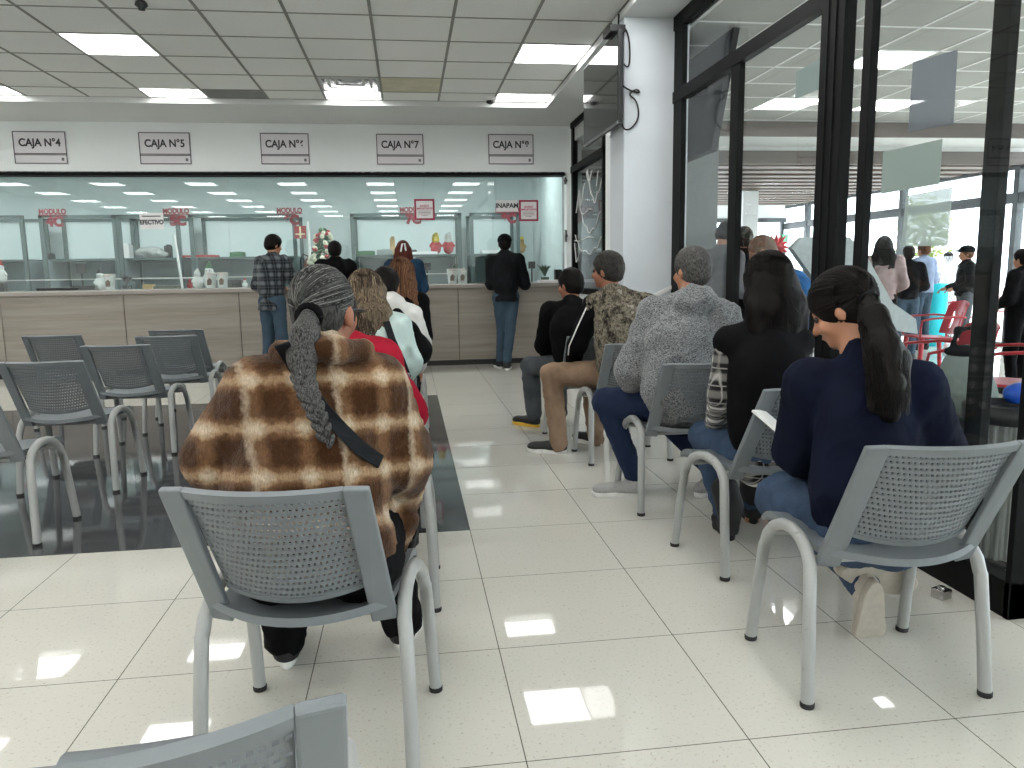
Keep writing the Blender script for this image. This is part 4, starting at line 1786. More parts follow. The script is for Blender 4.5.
q = PY(151, 256, KY + .3)
S.ell((0, 0, .08), (.2, .12, .09)).ell((.15, 0, .05), (.15, .1, .05)).ell((-.12, 0, .06), (.1, .1, .08))
o = S.build('plastic_bag', mat('grey_bag', srgb(186, 188, 186), .5), None, wr=.02)
o.location = (q.x, q.y, sz_)
tag(o, 'crumpled grey plastic bag on the MODULO 5C shelf', 'bag')
# fire extinguisher and its sign, flower wreath
q = PY(309, 262, KY + .1)
fe = empty('fire_extinguisher', (q.x, q.y, 0), 0, 'fire extinguisher on a white stand behind the glass under the red square sign', 'fire extinguisher')
mb = MB()
mb.lathe([(.12, .0), (.12, .02), (.02, .04), (.02, .7)], (0, 0, 0), 14)
mb.build('stand', M['white'], fe)
mb = MB()
mb.lathe([(.02, .78), (.085, .8), (.09, .84), (.09, 1.38), (.07, 1.46), (.03, 1.5), (.03, 1.54)], (0, 0, 0), 20)
mb.build('tank', mat('dull_red_grey', srgb(130, 96, 92), .35), fe)
mb = MB()
mb.tube([(0, 0, 1.52), (-.08, 0, 1.56), (-.12, -.02, 1.48), (-.13, -.02, 1.1)], .013, 8)
mb.tube([(0, 0, 1.54), (.09, 0, 1.6)], .013, 6)
mb.build('hose', M['rubber'], fe)
mb = MB()
mb.tube([(.03, -.1, 2.05), (.03, -.1, .3)], .022, 8)
mb.build('pole', M['white'], fe)
a, b = PY(294, 226, KY - .3), PY(306.5, 238.5, KY - .3)
t_ = empty('extinguisher_sign', ((a.x + b.x) / 2, KY - .3, b.z), 0, 'red square sign with pale stripe above the fire extinguisher', 'sign')
mb = MB()
W_, H_ = b.x - a.x, a.z - b.z
mb.box((0, 0, H_ / 2), (W_, .01, H_))
mb.build('plate', mat('sign_red', srgb(150, 30, 40), .5), t_)
mb = MB()
mb.box((0, -.007, H_ / 2), (W_ * .14, .004, H_ * .9))
mb.box((0, -.007, H_ * .35), (W_ * .8, .004, H_ * .1))
mb.build('symbol', mat('pale_yellow', srgb(230, 220, 180), .5), t_)
q = PY(324, 250, KY - .55)
wr = empty('flower_arrangement', (q.x, q.y, 0), 0, 'tall decorated festive tree with pale flowers behind the glass', 'flower arrangement')
mb = MB()
mb.lathe([(.1, 0), (.12, .3), (.03, .34), (.03, 1.2)], (0, 0, 0), 12)
mb.build('pot', M['white'], wr)
mb = MB()
for k in range(260):
    z = 1.15 + .75 * random.random()
    r_ = .27 * (1 - (z - 1.15) / .85) + .03
    a = random.random() * 6.28
    p = Vector((r_ * math.cos(a), r_ * math.sin(a), z))
    mb.tube([(p.x * .3, p.y * .3, z + .02), p], [.02, .004], 4)
mb.build('foliage', xgreen, wr)
mb = MB()
for k in range(60):
    z = 1.15 + .7 * random.random()
    r_ = .27 * (1 - (z - 1.15) / .85) + .04
    a = random.random() * 6.28
    mb.ball((r_ * math.cos(a), r_ * math.sin(a), z), .035, 8, 5)
mb.build('blossoms', mat('pale_blossom', srgb(225, 222, 200), .6), wr)
mb = MB()
for k in range(18):
    z = 1.3 + .6 * random.random()
    r_ = .27 * (1 - (z - 1.15) / .85) + .05
    a = -random.random() * 3.14
    mb.ball((r_ * math.cos(a), r_ * math.sin(a), z), .03, 8, 5)
mb.build('red_baubles', xred, wr)

# ================================================================ PEOPLE


def A3(v):
    return np.array((v[0], v[1], v[2]), float)


def rotm(yaw=0.0, pitch=0.0, roll=0.0):
    """yaw turns left (ccw), pitch nods down, roll tilts right"""
    return np.array(Matrix.Rotation(yaw, 3, 'Z') @ Matrix.Rotation(-pitch, 3, 'X') @ Matrix.Rotation(roll, 3, 'Y'))


class Fig:
    """skeleton in world metres; parts are meshes under an empty at the feet / seat"""

    def __init__(s, name, base, yaw, pose='sit', scale=1.0, label=None, group=None, head=(0, 0, 0), h=.012, lean=0.0, side=0.0):
        s.base = A3(base)
        s.R = rotm(yaw)
        s.h = h
        s.sc = scale
        s.root = empty(name, [float(x) for x in s.base], 0, label, 'person', group)
        s.hy = head
        if pose == 'sit':
            j = dict(pel=(0, -.10, .56), wai=(0, -.13, .72), che=(0, -.12 + lean * .6, .92), nek=(0, -.09 + lean, 1.07), hed=(0, -.05 + lean * 1.2, 1.205))
            for q, t in (('l', -1), ('r', 1)):
                j['sh' + q] = (t * .175, -.10 + lean, 1.01)
                j['el' + q] = (t * .25, -.03 + lean * .8, .76)
                j['wr' + q] = (t * .12, .20 + lean * .5, .68)
                j['hi' + q] = (t * .10, -.08, .53)
                j['kn' + q] = (t * .13, .36, .52)
                j['an' + q] = (t * .13, .36, .10)
                j['to' + q] = (t * .14, .52, .035)
        else:
            j = dict(pel=(0, 0, .96), wai=(0, 0, 1.10), che=(0, lean * .6, 1.30), nek=(0, lean, 1.46), hed=(0, .03 + lean * 1.2, 1.60))
            for q, t in (('l', -1), ('r', 1)):
                j['sh' + q] = (t * .17, lean, 1.40)
                j['el' + q] = (t * .24, .0 + lean * .6, 1.12)
                j['wr' + q] = (t * .20, .20 + lean * .6, 1.06)
                j['hi' + q] = (t * .09, 0, .93)
                j['kn' + q] = (t * .10, .02, .50)
                j['an' + q] = (t * .11, -.03, .09)
                j['to' + q] = (t * .13, .13, .035)
        s.j = {k: s.base + s.R @ (np.array(v) * scale) for k, v in j.items()}

    def put(s, **kw):
        for k, v in kw.items():
            s.j[k] = A3(v)
        return s

    def mv(s, keys, d):
        d = s.R @ np.array(d, float)
        for k in keys.split():
            s.j[k] = s.j[k] + d
        return s

    def HR(s):
        return s.R @ rotm(*s.hy)

    def S(s, h=None, k=.02):
        return SDF(h or s.h, k)

    def skin(s, m, hands=True, fingers=True):
        j, c = s.j, s.sc
        B = s.S(k=.018)
        H = j['hed']
        R = s.HR()
        P = lambda x, y, z: H + R @ (np.array((x, y, z)) * c)
        B.ell(P(0, -.012, .03), (.072 * c, .09 * c, .082 * c), R)
        B.ell(P(0, .022, -.035), (.056 * c, .066 * c, .075 * c), R)
        B.ell(P(0, .066, -.085), (.024 * c, .02 * c, .02 * c), R)
        B.ell(P(0, .07, .022), (.045 * c, .018 * c, .012 * c), R)
        for t in (-1, 1):
            B.ell(P(t * .074, -.008, -.012), (.011 * c, .018 * c, .031 * c), R, k=.006)
            B.ell(P(t * .03, .092, .004), (.014 * c, .012 * c, .009 * c), R, k=.008, neg=True)
            B.ell(P(t * .038, .062, -.03), (.022 * c, .02 * c, .02 * c), R)
        B.cap(P(0, .084, .008), P(0, .105, -.028), .008 * c, .013 * c, k=.01)
        B.ell(P(0, .088, -.056), (.022 * c, .009 * c, .008 * c), R, k=.006)
        B.cap(P(0, -.02, -.05), j['nek'] - s.R @ np.array((0, .0, .03)), .052 * c, .055 * c)
        # slim body under the clothes keeps it one surface
        B.path([j['nek'], j['che'], j['wai'], j['pel']], [.05 * c, .085 * c, .08 * c, .085 * c])
        for q in 'lr':
            B.path([j['nek'] - np.array((0, 0, .04)), j['sh' + q], j['el' + q], j['wr' + q]], [.04 * c, .042 * c, .032 * c, .024 * c])
            B.path([j['pel'], j['hi' + q], j['kn' + q], j['an' + q]], [.07 * c, .065 * c, .045 * c, .034 * c])
            if hands:
                w_, e = j['wr' + q], j['el' + q]
                d = (w_ - e) / np.linalg.norm(w_ - e)
                up = np.array((0, 0, 1.0))
                sd = np.cross(d, up)
                sd = sd / max(np.linalg.norm(sd), 1e-6)
                nn = np.cross(sd, d)
                inn = sd * (1 if q == 'l' else -1)
                p0 = w_ + d * .03
                B.cap(w_, p0 + d * .045, .026 * c, .032 * c)
                B.ell(p0 + d * .045, (.04 * c, .04 * c, .02 * c), np.stack([sd, d, nn], 1))
                for f, (o, ln) in enumerate(((-.030, .058), (-.010, .070), (.010, .066), (.029, .052))):
                    a = p0 + d * .075 + sd * o
                    b = a + d * ln * .5 - nn * .012
                    e_ = b + d * ln * .35 - nn * .028
                    B.path([a, b, e_], [.0105 * c, .0095 * c, .0085 * c], k=.005)
                a = p0 + d * .02 + inn * .028
                b = a + d * .03 + inn * .025 - nn * .01
                B.path([a, b, b + d * .028 - nn * .008], [.013 * c, .0115 * c, .010 * c], k=.008)
        B.build('body', m, s.root, s.base)
        mb = MB()
        for t in (-1, 1):
            q = P(t * .03, .0765, .004) - s.base
            mb.ball(q, .0105 * c, 10, 8)
        if s.h < .014:
            mb.build('eyes', M['eye'], s.root)
        return s

    def top(s, m, name='jacket', tor=(.135, .15, .16, .16), dep=.74, arm=(.068, .060, .045), wr=.008, sleeves=True, hem=.06, collar=.0, fuzz=0.0, hood=False, h=None, arms='lr', wide=1.0, shup=.035, hemcut=False):
        j, c = s.j, s.sc
        B = s.S(h, k=.045)
        if hemcut:
            dep = .88
        up = j['che'] - j['pel']
        up = up / np.linalg.norm(up)
        rt = s.R @ np.array((1.0, 0, 0))
        fw = np.cross(up, rt)
        RR = np.stack([rt, fw, up], 1)
        sh = (j['shl'] + j['shr']) / 2
        che = j['che']
        B.ell(che + up * .02, (tor[0] * c * wide * 1.18, tor[0] * c * .86, .17 * c), RR)
        B.ell((j['wai'] + che) / 2, (tor[1] * c * wide, tor[1] * c * dep, .17 * c), RR)
        B.ell(j['wai'] - up * .02, (tor[2] * c * wide, tor[2] * c * dep, .15 * c), RR)
        B.ell(j['pel'] + up * (.04 - hem), (tor[3] * c * wide, tor[3] * c * dep, (.17 if hemcut else .12) * c), RR)
        B.path([j['shl'], sh + up * shup, j['shr']], [arm[0] * c, .068 * c, arm[0] * c])
        B.cap(sh + up * .01, j['nek'] + up * .01, .07 * c, .056 * c + collar)
        if sleeves:
            for q in arms:
                B.path([j['sh' + q], j['el' + q]], [arm[0] * c * 1.08, arm[1] * c * 1.08], k=.03)
                B.path([j['el' + q], j['wr' + q]], [arm[1] * c * 1.08, arm[2] * c * 1.1], k=.02)
        if hood:
            B.ell(j['nek'] - fw * .075 + up * .0, (.12 * c, .07 * c, .075 * c), RR, k=.02)
            B.path([j['nek'] - rt * .09 + fw * .03 - up * .01, j['nek'] - fw * .05 + up * .035, j['nek'] + rt * .09 + fw * .03 - up * .01], [.035, .045, .035], k=.02)
        if collar:
            B.path([j['nek'] - rt * .055 + fw * .02 + up * .01, j['nek'] - fw * .055 + up * .018, j['nek'] + rt * .055 + fw * .02 + up * .01], [.02, .024, .02], k=.012)
        if hemcut:
            B.cut(j['pel'] + up * (.03 - hem), -up)
        return B.build(name, m, s.root, s.base, wr=wr, wf=11, stretch=(1, 1, .8), fuzz=fuzz)

    def pants(s, m, r=(.10, .088, .066, .055), wr=.006, name='trousers', hipw=.142):
        j, c = s.j, s.sc
        B = s.S(k=.035)
        rt = s.R @ np.array((1.0, 0, 0))
        fw = s.R @ np.array((0, 1.0, 0))
        RR = np.stack([rt, fw, np.array((0, 0, 1.0))], 1)
        B.ell(j['pel'], (hipw * c, .115 * c, .11 * c), RR)
        for q in 'lr':
            B.cap(j['hi' + q], j['kn' + q], r[0] * c, r[1] * .88 * c)
            B.cap(j['kn' + q], j['an' + q] + np.array((0, 0, .0)), r[2] * 1.12 * c, r[3] * c, k=.02)
        return B.build(name, m, s.root, s.base, wr=wr, wf=13)

    def shoe(s, q, upper, sole, flip=None, nm='shoe', size=1.0):
        """flip: direction the sole faces (for tucked feet)"""
        j, c = s.j, s.sc
        a, t = j['an' + q], j['to' + q]
        up = np.array((0, 0, 1.0)) if flip is None else -np.array(flip, float) / np.linalg.norm(flip)
        d = t - a
        d = d - up * d.dot(up)
        d = d / np.linalg.norm(d)
        sd = np.cross(d, up)
        RR = np.stack([sd, d, up], 1)
        g = a - up * (.065 * c) if flip is not None else np.array((a[0], a[1], 0.0))
        g = g + up * .0
        r = empty
        B = SDF(.007, .02)
        B.ell(g + d * .155 + up * .038, (.046, .075, .036), RR)
        B.ell(g + d * .05 + up * .045, (.042, .10, .042), RR)
        B.ell(g - d * .01 + up * .05, (.038, .045, .052), RR)
        B.cap(g + up * .06, g + up * .085 - d * .005, .042, .040)
        B.cut(g + up * .024, -up)
        o = B.build(nm, upper, s.root, s.base)
        mb = MB()
        out = []
        for k in range(28):
            an = 2 * math.pi * k / 28
            x, y = math.sin(an), math.cos(an)
            ww = .049 * size - .007 * (y < .1) - .006 * max(0, -y)
            if -.5 < y < .2:
                ww -= .004
            out.append((x * ww, .09 + y * .145 * min(size, 1.05)))
        vs = []
        for z, f in ((.0, .95), (.006, 1.0), (.026, 1.0), (.030, .96)):
            for x, y in out:
                vs.append(g + sd * x * f + d * (.09 + (y - .09) * f) + up * z - s.base)
        n = 28
        fs = [(i * n + k, i * n + (k + 1) % n, (i + 1) * n + (k + 1) % n, (i + 1) * n + k) for i in range(3) for k in range(n)]
        mb.add(vs, fs, True)
        mb.add(vs[:n], [tuple(range(n))[::-1]])
        mb.add(vs[-n:], [tuple(range(n))])
        so = mb.build('sole', sole, o)
        return o, g, d, up, sd

    def hair_short(s, m, vol=.012, low=-.055, front=True):
        c = s.sc
        H, R = s.j['hed'], s.HR()
        P = lambda x, y, z: H + R @ (np.array((x, y, z)) * c)
        B = s.S(min(s.h, .01), k=.02)
        B.ell(P(0, -.014, .034), ((.074 + vol) * c, (.092 + vol) * c, (.084 + vol) * c), R)
        B.ell(P(0, -.045, -.01), ((.066 + vol) * c, (.058 + vol) * c, .075 * c), R)
        B.ell(P(0, .125, -.045), (.15 * c, .092 * c, .10 * c), R, k=.012, neg=True)
        for t in (-1, 1):
            B.ell(P(t * .09, .015, -.03), (.03 * c, .035 * c, .045 * c), R, k=.012, neg=True)
        B.cut(P(0, 0, low), R @ np.array((0, .35, -1.0)))
        return B.build('hair', m, s.root, s.base, wr=.003, wf=26)

    def hair_long(s, m, length, spread=.085, back=.05, vol=.016, drop=None, wave=0.0, sides=True):
        """hair falling behind from the crown, length in metres below head centre"""
        c = s.sc
        H, R = s.j['hed'], s.HR()
        P = lambda x, y, z: H + R @ (np.array((x, y, z)) * c)
        B = s.S(min(s.h, .012), k=.03)
        B.ell(P(0, -.014, .034), ((.074 + vol) * c, (.092 + vol) * c, (.084 + vol) * c), R)
        dn = np.array((0, 0, -1.0))
        bk = s.R @ np.array((0, -1.0, 0))
        rt = s.R @ np.array((1.0, 0, 0))
        n = 5
        for i in range(-2, 3):
            u = i / 2
            a = P(u * .062, -.05 - .02 * (1 - u * u), 0)
            b = a + dn * length * .5 + rt * u * spread * .35 + bk * back * .7
            e = a + dn * length * (1 - .06 * u * u) + rt * u * spread * .45 + bk * back
            B.path([a, b, e], [.045, .044, .030 if wave == 0 else .036], k=.03)
        if sides:
            for t in (-1, 1):
                B.path([P(t * .072, .015, .03), P(t * .082, -.0, -.06), P(t * .085, -.02, -.06) + dn * max(.05, length * .5)], [.025, .028, .03])
        B.ell(P(0, .13, -.05), (.066 * c, .085 * c, .10 * c), R, k=.012, neg=True)
        return B.build('hair', m, s.root, s.base, wr=.004 + wave, wf=16, stretch=(1.6, 1.6, .45))

    def surf_path(s, d0, d1, n=9, lift=1.0, vol=.018):
        """path over the skull between two directions in head space"""
        c = s.sc
        H, R = s.j['hed'], s.HR()
        d0, d1 = Vector(d0).normalized(), Vector(d1).normalized()
        out = []
        for i in range(n):
            u = i / (n - 1)
            d = d0.slerp(d1, u) if d0.angle(d1) > .01 else d0
            r = np.array(((.074 + vol) * c, (.092 + vol) * c, (.084 + vol) * c)) * lift
            p = np.array((d.x * r[0], d.y * r[1], d.z * r[2])) + np.array((0, -.014, .034)) * c
            out.append(Vector([float(x) for x in (H + R @ p)]))
        return out


# ---------------------------------------------------------------- materials for people
m_navy = cloth('navy_sweatshirt', srgb(20, 25, 44), srgb(14, 18, 33), sheen=0)
m_black = cloth('black_cloth', srgb(18, 18, 20), srgb(11, 11, 13))
m_blackpuff = cloth('black_quilted', srgb(26, 27, 30), srgb(15, 16, 18), rough=.6)
m_jean = denim('blue_denim', srgb(64, 82, 106))
m_jean2 = denim('dark_blue_denim', srgb(34, 46, 72), .6)
m_jean3 = denim('slate_denim', srgb(66, 84, 100), .6)
m_tan = cloth('tan_twill', srgb(150, 126, 106), srgb(128, 106, 88))
m_greytr = cloth('charcoal_twill', srgb(84, 88, 92), srgb(66, 69, 73))
m_hood = heather('grey_heather', srgb(34, 36, 40), srgb(158, 160, 162), 120)


def coat_mat():
    t = NT('brown_plaid_fleece')
    v = t.coord()
    wob = t.n('ShaderNodeTexNoise')
    wob.inputs['Scale'].default_value = 70
    t.l(v, wob.inputs['Vector'])
    sc = t.n('ShaderNodeVectorMath', operation='MULTIPLY_ADD')
    t.l(wob.outputs['Color'], sc.inputs[0])
    sc.inputs[1].default_value = (.02, .02, .02)
    t.l(v, sc.inputs[2])
    sp = t.n('ShaderNodeSeparateXYZ')
    t.l(sc.outputs[0], sp.inputs[0])
    x = t.math('ADD', sp.outputs[0], t.math('MULTIPLY', sp.outputs[1], .45))
    z = t.math('ADD', sp.outputs[2], t.math('MULTIPLY', sp.outputs[1], .15))
    bx = stripes(t, x, .105, .34, .15, .20)
    bz = stripes(t, z, .118, .30, .10, .22)
    thin = stripes(t, x, .21, .07, .40, .06)
    s_ = t.math('ADD', t.math('MULTIPLY', bz, .58), t.math('MULTIPLY', bx, .36))
    c = t.ramp(s_, [(0, srgb(78, 50, 29)), (.36, srgb(128, 94, 65)), (.58, srgb(182, 152, 120)), (.94, srgb(222, 204, 180))])
    c = t.mix(t.math('MULTIPLY', thin, .5), c, srgb(222, 204, 180))
    n = t.noise(t.coord(scale=(1, 1, .3)), 230, 4, .75)
    n3 = t.noise(v, 30, 3, .6)
    c = t.mix(.6, c, t.mix(1.0, c, t.ramp(n, [(.3, (.22, .2, .18)), (.7, (1, 1, 1))]), 'MULTIPLY'))
    c = t.mix(.3, c, t.mix(1.0, c, t.ramp(n3, [(.35, (.45, .42, .4)), (.65, (1, 1, 1))]), 'MULTIPLY'))
    t.col(c)
    t.set(rough=1.0, spec=.05, sheen=.15)
    t.bump(t.math('ADD', n, t.math('MULTIPLY', t.noise(v, 18, 4, .6), 3)), .7, .006)
    return t.m


m_coat = coat_mat()
m_bw = plaid('black_white_plaid', srgb(24, 24, 26), srgb(112, 110, 108), srgb(225, 222, 216), .06, .075, .42, .42, soft=.12, offx=.2)
m_dkpl = plaid('charcoal_check', srgb(20, 22, 26), srgb(52, 56, 62), srgb(104, 108, 112), .10, .10, .45, .45, soft=.2)
m_camo = camo('camouflage')
m_red = cloth('red_cloth', srgb(158, 28, 48), srgb(128, 20, 38))
m_mint = cloth('pale_mint', srgb(196, 214, 210), srgb(170, 190, 186))
m_white = cloth('white_fleece', srgb(220, 218, 214), srgb(196, 194, 192))
m_blue = cloth('teal_blue_cloth', srgb(44, 72, 98), srgb(30, 52, 74))
m_sky = cloth('bright_blue_cloth', srgb(62, 118, 176), srgb(46, 94, 146))
m_mauve = cloth('mauve_knit', srgb(168, 150, 148), srgb(140, 122, 122))
m_grey = cloth('mid_grey_cloth', srgb(110, 108, 110), srgb(88, 86, 88))
h_black = hairmat('hair_black', srgb(6, 5, 5), srgb(24, 20, 19))
h_dark = hairmat('hair_dark_brown', srgb(12, 9, 8), srgb(44, 34, 30))
h_grey = hairmat('hair_grey', srgb(38, 38, 38), srgb(104, 102, 100), scale=(90, 90, 30))
h_salt = hairmat('hair_salt_pepper', srgb(18, 17, 17), srgb(70, 66, 63), scale=(90, 90, 30))
h_streak = hairmat('hair_grey_streaked', srgb(24, 24, 24), srgb(84, 83, 82), scale=(90, 90, 30))
h_braid = hairmat('hair_braid', srgb(16, 16, 16), srgb(96, 95, 94), scale=(150, 150, 60))
h_brown = hairmat('hair_wavy_brown', srgb(34, 28, 24), srgb(128, 112, 92))
h_chest = hairmat('hair_chestnut', srgb(40, 26, 20), srgb(128, 90, 64))
h_red = hairmat('hair_dark_red', srgb(48, 20, 18), srgb(104, 50, 42))
s_grey = strandmat('strands_grey', [(0, srgb(16, 16, 16)), (.5, srgb(52, 52, 52)), (.8, srgb(104, 104, 102)), (1, srgb(164, 164, 160))])
s_black = strandmat('strands_black', [(0, srgb(5, 4, 4)), (.7, srgb(18, 15, 14)), (1, srgb(42, 34, 31))])
s_brown = strandmat('strands_brown', [(0, srgb(24, 19, 17)), (.6, srgb(70, 56, 46)), (.85, srgb(120, 104, 84)), (1, srgb(170, 154, 130))])
s_chest = strandmat('strands_chestnut', [(0, srgb(34, 22, 17)), (.6, srgb(92, 60, 42)), (1, srgb(160, 116, 84))])
sole_w = mat('white_sole', srgb(226, 226, 222), .6)
sole_g = mat('worn_sole', srgb(176, 168, 156), .8, var=.08, scale=40)
sole_y = mat('yellow_sole', srgb(222, 178, 60), .6)
sole_b = mat('black_sole', srgb(26, 26, 27), .7)
sh_black = mat('black_shoe', srgb(24, 24, 26), .6, bump=.2, bscale=300)
sh_grey = mat('grey_mesh_shoe', srgb(160, 160, 158), .8, var=.12, scale=120, bump=.3, bscale=400)
sh_cream = mat('cream_shoe', srgb(186, 178, 166), .7)
strap_m = cloth('black_strap', srgb(34, 36, 40), srgb(26, 28, 31), rough=.6)


def ribbon(pts, w_, th, name, m, parent, origin, side):
    """flat strap following pts; side = direction across the strap at each point"""
    mb = MB()
    vs = []
    n = len(pts)
    for i, p in enumerate(pts):
        p = Vector(p) - Vector([float(x) for x in origin])
        tn = Vector(pts[min(i + 1, n - 1)]) - Vector(pts[max(i - 1, 0)])
        tn.normalize()
        nn = Vector(side[i] if isinstance(side, list) else side)
        ac = tn.cross(nn).normalized()
        nn = ac.cross(tn).normalized()
        for a, b in ((-1, 0), (1, 0), (1, 1), (-1, 1)):
            vs.append(p + ac * a * w_ / 2 + nn * b * th)
    fs = []
    for i in range(n - 1):
        for k in range(4):
            a, b = i * 4 + k, i * 4 + (k + 1) % 4
            fs.append((a, b, b + 4, a + 4))
    fs += [(3, 2, 1, 0), tuple(range((n - 1) * 4, n * 4))]
    mb.add(vs, fs)
    return mb.build(name, m, parent, bevel=.002)


def on_surface(obj, p, d):
    """nearest hit of a ray on a mesh object in world metres"""
    loc = obj.matrix_world.translation if False else Vector(obj.parent.location)
    ok, hit, nrm, _ = obj.ray_cast(Vector(p) - loc, Vector(d))
    return (hit + loc, nrm) if ok else (None, None)


# ---------------------------------------------------------------- A: brown plaid coat, grey braid
A = Fig('person', (-.235, 1.98, 0), -.10, label='person in a fuzzy brown plaid coat with a long grey braid, seated in front', head=(-.25, .12, -.02), h=.010)
A.put(hed=PY(324, 313, 2.03), nek=PY(322, 352, 1.97), shl=PY(258, 392, 1.98), shr=PY(374, 388, 1.98), che=PY(315, 425, 1.97), wai=PY(308, 480, 1.96),
      ell=PY(218, 458, 2.03), elr=PY(400, 456, 2.03), wrl=PY(245, 500, 2.28), wrr=PY(398, 500, 2.28))
A.mv('knl anl tol', (-.03, .04, 0)).mv('knr anr tor', (.09, .04, 0))
A.put(knl=(-.42, 2.36, .5), knr=(-.12, 2.38, .5), anl=(-.43, 2.40, .09), tol=(-.45, 2.56, .03), anr=(-.06, 2.46, .09), tor=(-.03, 2.62, .03))
A.skin(M['skin_dark'])
coat = A.top(m_coat, 'coat', tor=(.145, .195, .215, .20), dep=.66, arm=(.080, .082, .06), wr=.006, hem=.03, fuzz=.0035, h=.009, shup=.06)
A.pants(m_black, r=(.11, .10, .078, .068))
for q in 'lr':
    A.shoe(q, sh_black, sole_w)
# coat collar
B = SDF(.008, .03)
rt, fwv = A3((1, 0, 0)), A3((0, 1, 0))
nk = A.j['nek']
B.path([nk + A3((-.085, .05, -.02)), nk + A3((-.095, -.02, .0)), nk + A3((-.04, -.075, .012)), nk + A3((.04, -.075, .012)), nk + A3((.10, -.02, .0)), nk + A3((.09, .05, -.02))], [.022, .026, .03, .03, .026, .022])
B.build('collar', m_coat, A.root, A.base, wr=.003, fuzz=.002)
# coat tail hanging at the right of the chair
B = SDF(.01, .04)
B.path([PY(392, 490, 2.16), PY(398, 520, 2.16), PY(394, 548, 2.15)], [.05, .05, .035]).path([PY(375, 500, 2.08), PY(380, 540, 2.08)], [.05, .04])
B.build('coat_tail', m_coat, A.root, A.base, wr=.006, fuzz=.003)
# hair: cap, strands to the tie, braid
vol = .003
tie_dir = (-.35, -.93, -.30)
B = SDF(.008, .02)
H, R = A.j['hed'], A.HR()
PH = lambda x, y, z: H + R @ np.array((x, y, z))
B.ell(PH(0, -.014, .034), (.074 + vol, .092 + vol, .084 + vol), R)
B.ell(PH(0, -.04, -.01), (.064, .056, .072), R)
B.ell(PH(0, .125, -.05), (.10, .095, .11), R, k=.012, neg=True)
B.cut(PH(0, -.02, -.062), R @ np.array((0, .5, -1.0)))
hair = B.build('hair', h_streak, A.root, A.base)
tie = PY(309, 316, 1.93)
paths = []
for i in range(3200):
    a = random.uniform(-math.pi, math.pi)
    e = random.uniform(-.75, 1.5)
    d0 = Vector((math.sin(a) * math.cos(e), math.cos(a) * math.cos(e), math.sin(e)))
    if d0.y > .75 and d0.z < .45:
        continue
    if d0.z < -.35 and d0.y > 0:
        continue
    pp = A.surf_path(d0, tie_dir, 9, 1.0 + random.uniform(.0, .03), vol)
    for k in (6, 7, 8):
        u = (k - 5) / 3
        pp[k] = pp[k].lerp(tie, u * u)
    paths.append(pp)
strands('hair_strands', paths, .0008, s_grey, hair, A.base)
mb = MB()
mb.tube([tie + Vector((.026 * math.cos(t_), -.004 * math.sin(t_ * 2) - .0, .024 * math.sin(t_))) + Vector((0, -.004, 0)) for t_ in np.linspace(0, 2 * math.pi, 17)], .010, 8)
o = mb.build('hair_tie', m_black, A.root)
for v_ in o.data.vertices:
    v_.co -= Vector([float(x) for x in A.base])
# braid down the back: loose bulb then plaited rope following the back of the coat
bpts = [tie, PY(305, 335, 1.895), PY(302, 358, 1.875), PY(304, 377, 1.86), PY(310, 395, 1.83), PY(317, 412, 1.815), PY(324, 430, 1.805), PY(330, 446, 1.80)]
B = SDF(.006, .015)
B.path([bpts[0], bpts[1], bpts[2], bpts[3]], [.022, .034, .034, .024])
hb = B.build('ponytail', h_braid, A.root, A.base)
paths = []
for i in range(420):
    a = random.uniform(0, 2 * math.pi)
    rr = [.020, .033, .033, .023]
    pp = []
    for t_ in np.linspace(0, 1, 10):
        f = t_ * 2.999
        k = int(f)
        c = bpts[k].lerp(bpts[k + 1], f - k)
        r_ = rr[k] * (1 - f + k) + rr[k + 1] * (f - k)
        pp.append(c + Vector((math.cos(a), math.sin(a) * .9, 0)) * (r_ + .001) + Vector((random.gauss(0, .0015), random.gauss(0, .0015), 0)))
    paths.append(pp)
strands('hair_strands', paths, .0012, s_grey, hb, A.base)
L_ = [0]
bp_ = bpts[2:]
for k in range(1, len(bp_)):
    L_.append(L_[-1] + (bp_[k] - bp_[k - 1]).length)
braid = MB()


def bat(u):
    s_ = u * L_[-1]
    for k in range(1, len(L_)):
        if s_ <= L_[k] + 1e-9:
            f = (s_ - L_[k - 1]) / (L_[k] - L_[k - 1])
            return bp_[k - 1].lerp(bp_[k], f), (bp_[k] - bp_[k - 1]).normalized()
    return bp_[-1], (bp_[-1] - bp_[-2]).normalized()


NB = 9
for i in range(NB):
    for sd_ in (-1, 1):
        u = (i + (.5 if sd_ > 0 else 0)) / NB
        c, tn = bat(min(1, u))
        w_ = .024 * (1 - .45 * u)
        ac = tn.cross(Vector((0, 1, 0))).normalized()
        ax_ = (tn * .8 - ac * sd_ * .6).normalized()
        nb = Vector((0, -1, 0))
        Rm = Matrix((ax_.cross(nb).normalized(), nb, ax_)).transposed()
        braid.ball(c + ac * sd_ * w_ * .55 + Vector((0, -.012, 0)) - Vector([float(x) for x in A.base]), (w_ * .62, w_ * .75, w_ * 1.35), 12, 9, Rm)
braid.build('braid', h_braid, A.root)
# strap across the back
P1, P2 = [], []
sp_px = [(282, 343), (292, 360), (305, 382), (322, 408), (340, 430), (360, 448), (378, 462)]
pts, nrm = [], []
for x, y in sp_px:
    d = ray(x, y).normalized()
    hit, nn = on_surface(coat, EYE, d)
    if hit is None:
        hit, nn = PY(x, y, 1.86), Vector((0, -1, 0))
    nn = (Vector(nn) + Vector((0, -.6, .1))).normalized()
    pts.append(hit + nn * .008)
    nrm.append(nn)
ribbon(pts, .036, .006, 'bag_strap', strap_m, A.root, A.base, nrm)
